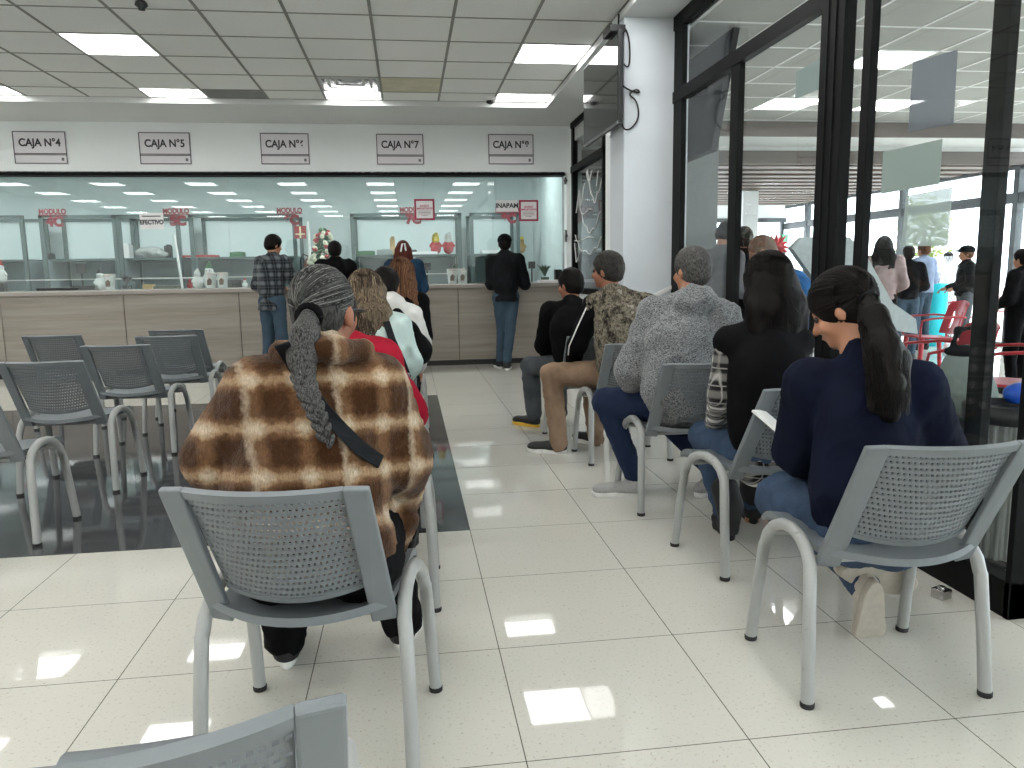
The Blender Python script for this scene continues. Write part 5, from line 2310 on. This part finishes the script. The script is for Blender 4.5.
# glasses temple tip
mb = MB()
q = [H + R @ np.array(v_) for v_ in ((.078, -.01, .005), (.08, .05, .01), (.07, .10, .01), (.035, .112, .008))]
mb.tube([Vector([float(x) for x in (v_ - A.base)]) for v_ in q], .003, 6)
mb.build('glasses', M['darkitem'], A.root)

# ---------------------------------------------------------------- N: navy sweatshirt, long dark ponytail
N = Fig('person', (1.40, 2.14, 0), .42, label='person in a navy sweatshirt with a long dark ponytail, nearest at right', head=(.35, .50, .05), h=.010)
N.put(hed=PY(843, 310, 2.26), nek=PY(860, 356, 2.19), shl=PY(812, 385, 2.24), shr=PY(915, 388, 2.10), che=PY(868, 425, 2.14), wai=PY(866, 480, 2.12), pel=PY(862, 530, 2.14),
      ell=PY(800, 450, 2.34), elr=PY(938, 455, 2.16), wrl=PY(822, 470, 2.58), wrr=PY(880, 470, 2.50))
N.put(hil=PY(835, 525, 2.20), hir=PY(890, 535, 2.16), knl=PY(782, 498, 2.52), knr=PY(830, 512, 2.62), anl=PY(845, 575, 2.38), anr=PY(862, 585, 2.36), tol=PY(880, 590, 2.24), tor=PY(872, 640, 2.26))
N.top(m_navy, 'sweatshirt', tor=(.15, .185, .195, .17), dep=.72, arm=(.078, .078, .05), wr=.007, hem=-.02, shup=.01)
# tucked feet: soles face the viewer
for q_, C_, d_, fl in (('r', PY(871, 619, 2.25), (.07, .16, -.97), (-.02, -.97, -.16)), ('l', PY(878, 578, 2.29), (.95, .05, -.25), (-.05, -.95, -.25))):
    C_, d_, u_ = A3(C_), A3(d_) / np.linalg.norm(d_), -A3(fl) / np.linalg.norm(fl)
    N.j['an' + q_] = C_ - d_ * .09 + u_ * .065
    N.j['to' + q_] = N.j['an' + q_] + d_ * .2
    N.sc = 1.12
    N.shoe(q_, sh_cream, sole_g, flip=fl, size=1.18)
N.sc = 1.0
N.skin(M['skin'])
N.pants(m_jean, r=(.112, .106, .07, .055), hipw=.185)
H, R = N.j['hed'], N.HR()
vol = .014
B = SDF(.008, .02)
B.ell(PH(0, -.014, .034), (.074 + vol, .092 + vol, .084 + vol), R)
B.ell(PH(0, -.045, -.02), (.07, .06, .07), R)
B.ell(PH(0, .13, -.055), (.10, .09, .11), R, k=.012, neg=True)
B.cut(PH(0, -.02, -.07), R @ np.array((0, .5, -1.0)))
hair = B.build('hair', h_black, N.root, N.base)
tie = PY(868, 301, 2.15)
dloc = R.T @ (A3(tie) - H)
paths = []
for i in range(900):
    a = random.uniform(-math.pi, math.pi)
    e = random.uniform(-.8, 1.5)
    d0 = Vector((math.sin(a) * math.cos(e), math.cos(a) * math.cos(e), math.sin(e)))
    if (d0.y > .7 and d0.z < .4) or (d0.z < -.3 and d0.y > 0):
        continue
    pp = N.surf_path(d0, tuple(dloc), 9, 1.0 + random.uniform(0, .03), vol)
    for k in (6, 7, 8):
        pp[k] = pp[k].lerp(tie, ((k - 5) / 3) ** 2)
    paths.append(pp)
strands('hair_strands', paths, .0012, s_black, hair, N.base)
pt = [tie, PY(874, 318, 2.07), PY(884, 350, 2.0), PY(889, 385, 1.965), PY(890, 412, 1.955)]
B = SDF(.008, .02)
B.path(pt, [.022, .040, .046, .044, .030])
B.path([pt[1], PY(878, 360, 2.0), PY(874, 405, 1.97)], [.03, .032, .02]).path([pt[1], PY(898, 360, 2.0), PY(902, 402, 1.97)], [.03, .034, .02])
pony = B.build('ponytail', h_black, N.root, N.base, wr=.004, wf=20, stretch=(1.5, 1.5, .4))
paths = []
for i in range(500):
    a = random.uniform(0, 2 * math.pi)
    rr = [.02, .043, .056, .056, .05]
    pp = []
    end = random.uniform(.88, 1.03)
    for t_ in np.linspace(0, end, 10):
        f = min(t_ * 4, 3.999)
        k = int(f)
        c = pt[k].lerp(pt[k + 1], f - k) + (pt[4] - pt[3]) * max(0, t_ - 1) * 4
        r_ = rr[k] * (1 - f + k) + rr[k + 1] * (f - k)
        pp.append(c + Vector((math.cos(a) * r_, math.sin(a) * r_ * .8, 0)) + Vector((random.gauss(0, .002), random.gauss(0, .002), 0)))
    paths.append(pp)
strands('hair_strands', paths, .0012, s_black, pony, N.base)
mb = MB()
mb.tube([tie + Vector((.028 * math.cos(t_), 0, .022 * math.sin(t_))) - N.root.location for t_ in np.linspace(0, 2 * math.pi, 15)], .008, 8)
mb.build('hair_tie', m_black, N.root)
# white paper/phone held forward
o = MB().box((0, 0, 0), (.07, .13, .008)).build('phone', M['white'])
q = PY(770, 421, 2.62)
o.location = q
o.rotation_euler = (.5, .1, .5)
tag(o, 'small white paper held in front of the navy sweatshirt', 'paper')

# ---------------------------------------------------------------- M: black vest over black and white plaid, straight black hair
F_ = Fig('person', (1.47, 3.07, 0), .12, label='person in a black vest over a black and white plaid shirt, straight black hair', head=(.05, .18, 0), h=.011)
F_.put(hed=PY(767, 284, 3.12), nek=PY(766, 320, 3.06), shl=PY(730, 342, 3.08), shr=PY(797, 342, 3.06), che=PY(768, 375, 3.02), wai=PY(768, 415, 3.0), pel=PY(768, 452, 3.02),
       ell=PY(722, 395, 3.10), elr=PY(806, 400, 3.12), wrl=PY(716, 424, 3.36), wrr=PY(760, 430, 3.4))
F_.put(hil=PY(745, 455, 3.06), knl=PY(704, 436, 3.46), anl=PY(729, 530, 3.26), tol=PY(712, 530, 3.6), knr=PY(752, 450, 3.46), anr=PY(752, 522, 3.46), tor=PY(738, 522, 3.75))
F_.skin(M['skin'])
F_.top(m_bw, 'shirt', tor=(.12, .145, .15, .155), arm=(.056, .056, .046), wr=.004, hem=.08)
F_.top(m_black, 'vest', tor=(.15, .175, .175, .16), arm=(.072, .05, .04), wr=.002, hem=-.04, sleeves=False, collar=.012)
an0 = {q: F_.j['an' + q] for q in 'lr'}
for q in 'lr':
    F_.j['an' + q] = an0[q] + (F_.j['kn' + q] - an0[q]) * .22
F_.pants(m_jean, r=(.085, .08, .06, .05))
F_.j['anl'], F_.j['anr'] = an0['l'], an0['r']
for q in 'lr':
    o_, g_, d_, u_, s_ = F_.shoe(q, sh_black, sole_b, nm='boot')
    B = SDF(.009, .02)
    B.path([g_ + u_ * .08, g_ + u_ * .15, g_ + u_ * .15 + (F_.j['kn' + q] - F_.j['an' + q]) * .18], [.050, .060, .064])
    B.build('shaft', sh_black, o_, F_.base)
hl = F_.hair_long(h_black, .21, spread=.10, back=.045, vol=.016)
paths = []
for i in range(900):
    a = random.uniform(.45 * math.pi, 1.55 * math.pi)     # behind
    side = -1 if random.random() < .5 else 1
    d0 = Vector((random.uniform(-.15, .15), random.uniform(-.2, .5), 1))
    d1 = Vector((math.sin(a), math.cos(a), -.35))
    pp = F_.surf_path(d0, d1, 8, 1.0 + random.uniform(0, .04), .020)
    e = pp[-1]
    out = Vector((math.sin(a), math.cos(a) * .8, 0))
    ln = random.uniform(.13, .20)
    for k in range(1, 5):
        pp.append(e + Vector((0, 0, -ln * k / 4)) + out * .028 * k / 4 + Vector((random.gauss(0, .001), -.006 * k, 0)))
    paths.append(pp)
strands('hair_strands', paths, .0013, s_black, hl, F_.base)

# ---------------------------------------------------------------- L: grey knit hoodie
F_ = Fig('person', (1.42, 3.88, 0), .22, label='person with short grey hair in a grey knit hooded sweater and dark jeans', head=(.15, .05, 0), h=.011)
F_.put(hed=PY(691, 271, 3.82), nek=PY(688, 300, 3.76), shl=PY(655, 315, 3.82), shr=PY(722, 318, 3.72), che=PY(682, 345, 3.72), wai=PY(680, 380, 3.70), pel=PY(685, 405, 3.74),
       ell=PY(632, 370, 3.86), elr=PY(738, 368, 3.7), wrl=PY(640, 398, 4.10), wrr=PY(690, 395, 4.1))
F_.put(hil=PY(668, 405, 3.84), knl=PY(606, 402, 4.05), anl=PY(634, 474, 3.98), tol=PY(600, 490, 4.02), knr=PY(655, 408, 4.2), anr=PY(712, 470, 4.05), tor=PY(700, 482, 3.9))
F_.skin(M['skin'])
F_.top(m_hood, 'hoodie', tor=(.17, .20, .21, .19), dep=.74, arm=(.085, .082, .06), wr=.012, hem=.03, hood=True)
F_.pants(m_jean2, r=(.105, .088, .062, .054))
for q in 'lr':
    F_.shoe(q, sh_grey, sole_w)
F_.hair_short(h_grey, vol=.012)

# ---------------------------------------------------------------- K: camouflage vest, black sleeves with white stripe
F_ = Fig('person', (1.38, 4.92, 0), .30, label='person in a camouflage vest with black white striped sleeves and tan trousers', head=(.55, .05, 0), h=.011)
F_.put(hed=PY(607, 271, 4.92), nek=PY(612, 296, 4.88), shl=PY(594, 305, 4.95), shr=PY(648, 305, 4.85), che=PY(622, 325, 4.86), wai=PY(622, 350, 4.84), pel=PY(620, 368, 4.88),
       ell=PY(577, 345, 5.02), elr=PY(650, 350, 4.86), wrl=PY(572, 366, 5.2), wrr=PY(600, 366, 5.2))
F_.put(hil=PY(600, 374, 5.0), knl=PY(551, 374, 5.1), anl=PY(559, 444, 5.05), tol=PY(538, 452, 5.12), knr=PY(590, 374, 5.3), anr=PY(596, 440, 5.25), tor=PY(584, 444, 5.35))
F_.skin(M['skin_dark'])
F_.top(m_black, 'shirt', tor=(.13, .15, .15, .15), arm=(.066, .062, .048), wr=.006)
F_.top(m_camo, 'vest', tor=(.165, .185, .18, .165), arm=(.078, .05, .04), wr=.01, hem=.02, sleeves=False, collar=.024)
F_.pants(m_tan, r=(.095, .085, .066, .06))
for q in 'lr':
    F_.shoe(q, sh_black, sole_w)
F_.hair_short(h_salt, vol=.016)
a, b = F_.j['shl'], F_.j['ell']
mb = MB()
off = A3((-.058, -.052, 0))
wp = F_.j['wrl']
mb.tube([Vector([float(x) for x in (p_ - F_.base)]) for p_ in (a + off + (b - a) * .05, a + off * 1.12 + (b - a) * .5, b + off * 1.15, b + off + (wp - b) * .4)], .009, 6, flat=.5)
mb.build('sleeve_stripe', M['white'], F_.root)

# ---------------------------------------------------------------- J: black top, charcoal trousers
F_ = Fig('person', (1.28, 5.55, 0), .40, label='seated person in black with charcoal trousers and yellow soled shoes', head=(.2, .12, 0), h=.012)
F_.put(hed=PY(570, 285, 5.62), nek=PY(572, 303, 5.56), shl=PY(551, 312, 5.66), shr=PY(594, 312, 5.5), che=PY(572, 330, 5.52), wai=PY(574, 350, 5.5), pel=PY(574, 365, 5.54),
       ell=PY(544, 345, 5.78), elr=PY(598, 345, 5.5), wrl=PY(548, 354, 5.95), wrr=PY(572, 356, 5.95))
F_.put(hil=PY(562, 366, 5.6), knl=PY(530, 366, 5.98), anl=PY(534, 414, 5.98), tol=PY(520, 419, 6.1), knr=PY(556, 366, 6.05), anr=PY(560, 412, 6.05), tor=PY(552, 416, 6.2))
F_.skin(M['skin_dark'])
F_.top(m_black, 'jacket', tor=(.15, .165, .165, .16), arm=(.075, .066, .05), wr=.006)
F_.pants(m_greytr, r=(.09, .08, .068, .062))
for q in 'lr':
    F_.shoe(q, sh_black, sole_y)
F_.hair_short(h_black, vol=.012)

# ---------------------------------------------------------------- the row behind the plaid coat
F_ = Fig('person', (-.20, 2.96, 0), -.05, label='person in red sitting right behind the plaid coat person, mostly hidden', head=(0, .2, 0), h=.012)
F_.put(hed=PY(335, 318, 3.0), nek=PY(345, 345, 2.95), shl=PY(318, 372, 2.98), shr=PY(380, 360, 2.93), che=PY(352, 385, 2.9), ell=PY(310, 410, 3.0), elr=PY(408, 412, 2.96), wrr=PY(395, 428, 3.2))
F_.skin(M['skin'])
F_.top(m_red, 'coat', tor=(.15, .17, .175, .17), arm=(.072, .068, .05), wr=.009)
F_.pants(m_black)
F_.hair_short(h_dark)
for q in 'lr':
    F_.shoe(q, sh_black, sole_b)

F_ = Fig('person', (-.20, 3.86, 0), -.10, label='person with wavy streaked brown hair in a pale mint jacket, seated', head=(-.1, .1, 0), h=.012)
F_.put(hed=PY(366, 296, 3.9), nek=PY(371, 320, 3.86), shl=PY(345, 332, 3.9), shr=PY(397, 328, 3.84), che=PY(374, 352, 3.82), elr=PY(408, 362, 3.9), wrr=PY(402, 385, 4.1))
F_.skin(M['skin'])
F_.top(m_mint, 'jacket', tor=(.13, .15, .155, .155), arm=(.068, .064, .048), wr=.008)
F_.pants(m_black)
for q in 'lr':
    F_.shoe(q, sh_black, sole_w)
hl = F_.hair_long(h_brown, .18, spread=.08, back=.05, vol=.010, wave=.006)
paths = []
for i in range(900):
    a = random.uniform(.25 * math.pi, 1.75 * math.pi)
    d0 = Vector((random.uniform(-.15, .15), random.uniform(-.2, .5), 1))
    d1 = Vector((math.sin(a), math.cos(a), -.3))
    pp = F_.surf_path(d0, d1, 8, 1.0 + random.uniform(0, .06), .012)
    e = pp[-1]
    out = Vector((math.sin(a), math.cos(a) * .8, 0))
    ph = random.random() * 6
    for k in range(1, 9):
        pp.append(e + Vector((0, 0, -.21 * k / 8)) + out * .035 * k / 8 + Vector((.008 * math.sin(ph + k * 1.2), -.005 * k + .008 * math.cos(ph + k), 0)))
    paths.append(pp)
strands('hair_strands', paths, .0018, s_brown, hl, F_.base)
ribbon([PY(386, 322, 3.74), PY(392, 340, 3.70), PY(402, 362, 3.72), PY(408, 378, 3.80)], .035, .008, 'bag_strap', strap_m, F_.root, F_.base, Vector((.4, -1, .2)))

F_ = Fig('person', (-.17, 4.88, 0), -.08, label='person with tied black hair in a white hooded jacket with black shoulder bag', head=(-.1, .1, 0), h=.012)
F_.put(hed=PY(386, 287, 4.95), nek=PY(390, 306, 4.9), shl=PY(366, 316, 4.92), shr=PY(410, 316, 4.86), che=PY(392, 335, 4.85), elr=PY(420, 345, 4.92), wrr=PY(418, 365, 5.1))
F_.skin(M['skin'])
F_.top(m_white, 'jacket', tor=(.14, .155, .16, .155), arm=(.070, .066, .05), wr=.008, hood=True)
F_.pants(m_black)
for q in 'lr':
    F_.shoe(q, sh_black, sole_b)
F_.hair_short(h_black, vol=.014)
sb = empty('shoulder_bag', PY(421, 352, 4.55), 0, 'black shoulder bag hanging behind the white hooded jacket', 'bag')
S = SDF(.01, .03)
o0 = sb.location
S.path([PY(397, 314, 4.58) - o0, PY(408, 332, 4.54) - o0, PY(419, 352, 4.54) - o0], [.035, .06, .072])
S.ell(PY(420, 350, 4.56) - o0, (.07, .06, .085))
S.build('body', m_black, sb, wr=.004)
ribbon([PY(396, 312, 4.66) - o0, PY(403, 322, 4.60) - o0, PY(411, 336, 4.52) - o0], .03, .008, 'strap', strap_m, sb, (0, 0, 0), Vector((.2, -1, .3)))

F_ = Fig('person', (-.14, 5.92, 0), -.05, label='person with very long straight chestnut hair and a black top, seated in the middle row', head=(-.15, .05, 0), h=.012)
F_.put(hed=PY(402, 276, 5.95), nek=PY(403, 295, 5.9), shl=PY(384, 300, 5.92), shr=PY(420, 302, 5.88), che=PY(404, 318, 5.85))
F_.skin(M['skin'])
F_.top(m_black, 'jacket', tor=(.13, .145, .15, .15), arm=(.064, .06, .046), wr=.006)
F_.pants(m_black)
for q in 'lr':
    F_.shoe(q, sh_black, sole_b)
hl = F_.hair_long(h_chest, .42, spread=.10, back=.07, vol=.018)
paths = []
for i in range(500):
    a = random.uniform(.3 * math.pi, 1.7 * math.pi)
    d0 = Vector((random.uniform(-.15, .15), random.uniform(-.2, .5), 1))
    d1 = Vector((math.sin(a), math.cos(a), -.3))
    pp = F_.surf_path(d0, d1, 7, 1.0 + random.uniform(0, .05), .022)
    e = pp[-1]
    out = Vector((math.sin(a), math.cos(a) * .7, 0))
    for k in range(1, 7):
        pp.append(e + Vector((0, 0, -random.uniform(.36, .40) * k / 6)) + out * .03 * k / 6 + Vector((0, -.012 * k, 0)))
    paths.append(pp)
strands('hair_strands', paths, .002, s_chest, hl, F_.base)

# ---------------------------------------------------------------- standing at the counter
YS = 9.78


def stand_at(px, Y, yaw, label, head=(0, 0, 0), scale=1.0, lean=.04, group=None, h=.016):
    q = PY(px, 300, Y)
    return Fig('person', (q.x, Y, 0), yaw, 'stand', scale, label, group, head, h, lean)


F_ = stand_at(272, 9.6, -.55, 'person in a dark checked shirt and jeans standing at the counter at left', head=(-.35, .25, 0), scale=1.0, lean=.05, h=.014)
F_.mv('elr', (.02, .12, .0)).mv('wrr', (.05, .16, .06)).mv('wrl', (.05, .1, .02))
F_.skin(M['skin'])
F_.top(m_dkpl, 'shirt', tor=(.16, .17, .17, .17), arm=(.074, .07, .052), wr=.008, hem=.17, hemcut=True)
F_.pants(m_jean3, r=(.095, .08, .065, .06))
F_.hair_short(h_black, vol=.016)
for q in 'lr':
    F_.shoe(q, sh_black, sole_b)

F_ = stand_at(337, 9.75, .05, 'person in a plain black jacket at the counter, seen just above the grey braided head', head=(0, .1, 0), scale=.955, h=.014)
F_.skin(M['skin_dark'])
F_.top(m_black, 'jacket', tor=(.165, .17, .17, .165), arm=(.09, .075, .055), wr=.008, hem=.06, collar=.02, hemcut=True)
F_.pants(m_black)
F_.hair_short(h_black, vol=.016)
for q in 'lr':
    F_.shoe(q, sh_black, sole_b)

F_ = stand_at(405, 9.5, .02, 'person with dark red hair in a blue jacket standing at the counter', head=(0, .0, 0), scale=.95, h=.014)
F_.skin(M['skin'])
F_.top(m_blue, 'jacket', tor=(.15, .165, .17, .17), arm=(.078, .07, .05), wr=.008, hem=.04, hemcut=True)
F_.pants(m_black)
F_.hair_long(h_red, .18, spread=.03, back=.0, vol=.010, sides=False)
for q in 'lr':
    F_.shoe(q, sh_black, sole_b)
mb = MB()
q = F_.j['hed'] + F_.R @ A3((0, -.13, .03)) - F_.base
mb.tube([Vector(q) + Vector((-.03, 0, -.05)), Vector(q) + Vector((-.01, -.01, .04)), Vector(q) + Vector((.02, 0, .045)), Vector(q) + Vector((.03, 0, -.04))], .01, 6)
mb.build('hair_clip', M['white'], F_.root)

F_ = stand_at(506, 9.72, -.05, 'person in a black padded jacket, dark cap and jeans leaning on the counter', head=(0, .1, 0), scale=.99, lean=.05, h=.013)
F_.put(ell=PY(491, 284, 9.78), elr=PY(525, 284, 9.78), wrl=PY(497, 279, 10.12), wrr=PY(519, 279, 10.12))
F_.put(anl=PY(500, 359, 9.8), tol=PY(497, 364, 9.95), anr=PY(507, 360, 9.6), tor=PY(508, 366, 9.75), knl=PY(502, 330, 9.8), knr=PY(510, 330, 9.68))
F_.skin(M['skin_dark'])
F_.top(m_blackpuff, 'jacket', tor=(.165, .175, .17, .165), arm=(.076, .07, .055), wr=.008, hem=.12, collar=.02, hemcut=True)
F_.pants(m_jean3, r=(.088, .075, .06, .055))
for q in 'lr':
    F_.shoe(q, sh_black, sole_w)
B = SDF(.010, .02)
H, R = F_.j['hed'], F_.HR()
B.ell(PH(0, -.012, .05), (.092, .108, .085), R).ell(PH(0, .10, .05), (.07, .06, .015), R)
B.cut(PH(0, 0, .025), R @ np.array((0, 0, -1.0)))
B.build('cap', m_black, F_.root, F_.base)
F_.hair_short(h_black, vol=.01)

# ---------------------------------------------------------------- people beyond the glass wall


def outsider(px, py_head, Y, top, bottom, label, yaw, hair=('s', h_dark), nm='jacket', head=(0, 0, 0), wide=1.0, lean=0.0, sc=None, pose='stand'):
    hp = PY(px, py_head, Y)
    sc = sc or (hp.z + .0) / 1.60
    f = Fig('person', (hp.x, Y, 0), yaw, pose, sc, label, 'people beyond the glass wall' if False else None, head, .02, lean)
    f.skin(M['skin'], fingers=False)
    f.top(top, nm, tor=(.15, .165, .165, .17), arm=(.075, .068, .052), wr=.008, wide=wide, hemcut=pose == 'stand')
    f.pants(bottom)
    if hair[0] == 's':
        f.hair_short(hair[1], vol=.014)
    elif hair[0] == 'l':
        f.hair_long(hair[1], .26)
    for q in 'lr':
        f.shoe(q, sh_black, sole_b)
    return f


outsider(884, 246, 8.4, m_mauve, m_black, 'person in a mauve knit sweater with long dark hair, outside behind the glass door', -.5, ('l', h_black), 'sweater')
outsider(909, 254, 9.3, m_black, m_jean3, 'person in a black top and jeans standing outside right of the mauve sweater', -.3, ('s', h_dark), 'top')
outsider(925, 250, 10.4, cloth('pale_blue_cloth', srgb(150, 164, 190)), m_jean3, 'person in pale blue standing outside behind the one in black', .3, ('s', h_chest), 'shirt')
outsider(949, 258, 12.2, plaid('grey_blue_check', srgb(70, 76, 90), srgb(130, 136, 150), srgb(200, 204, 210), .09, .09, .45, .45), m_grey, 'person in a grey checked shirt outside left of the black cap', .2, ('s', h_dark), 'shirt')
f = outsider(968, 254, 9.8, m_blackpuff, m_greytr, 'person in a dark vest and black cap standing outside beside the red chairs', 1.2, ('s', h_chest), 'vest')
B = SDF(.012, .02)
H, R = f.j['hed'], f.HR()
B.ell(PH(0, -.012, .05), (.09, .105, .075), R).ell(PH(0, .12, .045), (.06, .07, .012), R)
B.cut(PH(0, 0, .025), R @ np.array((0, 0, -1.0)))
B.build('cap', m_black, f.root, f.base)
f = outsider(1022, 292, 6.6, m_black, m_black, 'person in black at the right picture edge beyond the glass', .3, ('s', h_black), 'jacket', sc=.80)
# bending in bright blue, close outside
f = Fig('person', (3.0, 5.1, 0), .9, 'stand', 1.0, 'person in a bright blue jacket bending forward just outside the glass', None, (.2, .5, 0), .014)
f.put(hed=PY(762, 252, 5.3), nek=PY(776, 268, 5.2), shl=PY(775, 285, 5.1), shr=PY(792, 282, 5.3), che=PY(795, 300, 5.2), wai=PY(806, 330, 5.2), pel=PY(812, 355, 5.2),
      ell=PY(782, 320, 5.0), wrl=PY(768, 335, 5.05), elr=PY(798, 320, 5.5), wrr=PY(782, 335, 5.5), hil=PY(808, 362, 5.1), hir=PY(816, 362, 5.3), knl=PY(800, 430, 5.1), knr=PY(806, 430, 5.3), anl=PY(808, 482, 5.1), anr=PY(812, 478, 5.3), tol=PY(795, 490, 5.12), tor=PY(798, 485, 5.32))
for k_ in ('anl', 'anr'):
    f.j[k_][2] = .09
for k_ in ('tol', 'tor'):
    f.j[k_][2] = .035
f.skin(M['skin'])
f.top(m_sky, 'jacket', tor=(.17, .17, .17, .16), arm=(.082, .072, .052), wr=.010, collar=.02)
f.pants(m_jean2)
f.hair_short(hairmat('hair_shaved', srgb(104, 78, 64), srgb(130, 100, 84), scale=(60, 60, 60)), vol=.002)
for q in 'lr':
    f.shoe(q, sh_black, sole_b)
outsider(744, 252, 6.9, m_black, m_black, 'person with dark hair in black outside, behind the bright blue jacket', -.2, ('s', h_dark), 'jacket', sc=.94)
f = outsider(712, 252, 6.4, m_grey, m_grey, 'person in grey with bowed head outside behind the dark post', -1.2, ('s', h_dark), 'hooded_top', lean=.12, head=(0, .6, 0), sc=.95)
q = PY(776, 246, 7.6)
pf = empty('potted_flower', (q.x, 7.6, 0), 0, 'red star flower on a tall stem outside near the bald head', 'flower')
mb = MB()
mb.lathe([(.1, 0), (.14, .25), (.12, .25)], (0, 0, 0), 14)
mb.build('pot', M['darkitem'], pf)
mb = MB()
mb.tube([(0, 0, .2), (.02, 0, .9), (0, 0, q.z - .05)], .015, 6)
mb.build('stem', xgreen, pf)
mb = MB()
for k in range(26):
    a, e = random.random() * 6.28, random.uniform(-.9, 1.1)
    d = Vector((math.cos(a) * math.cos(e), math.sin(a) * math.cos(e), math.sin(e)))
    mb.tube([Vector((0, 0, q.z)), Vector((0, 0, q.z)) + d * .07, Vector((0, 0, q.z)) + d * .14], [.012, .022, .003], 5)
mb.build('petals', mat('bright_red', srgb(200, 40, 50), .6), pf)
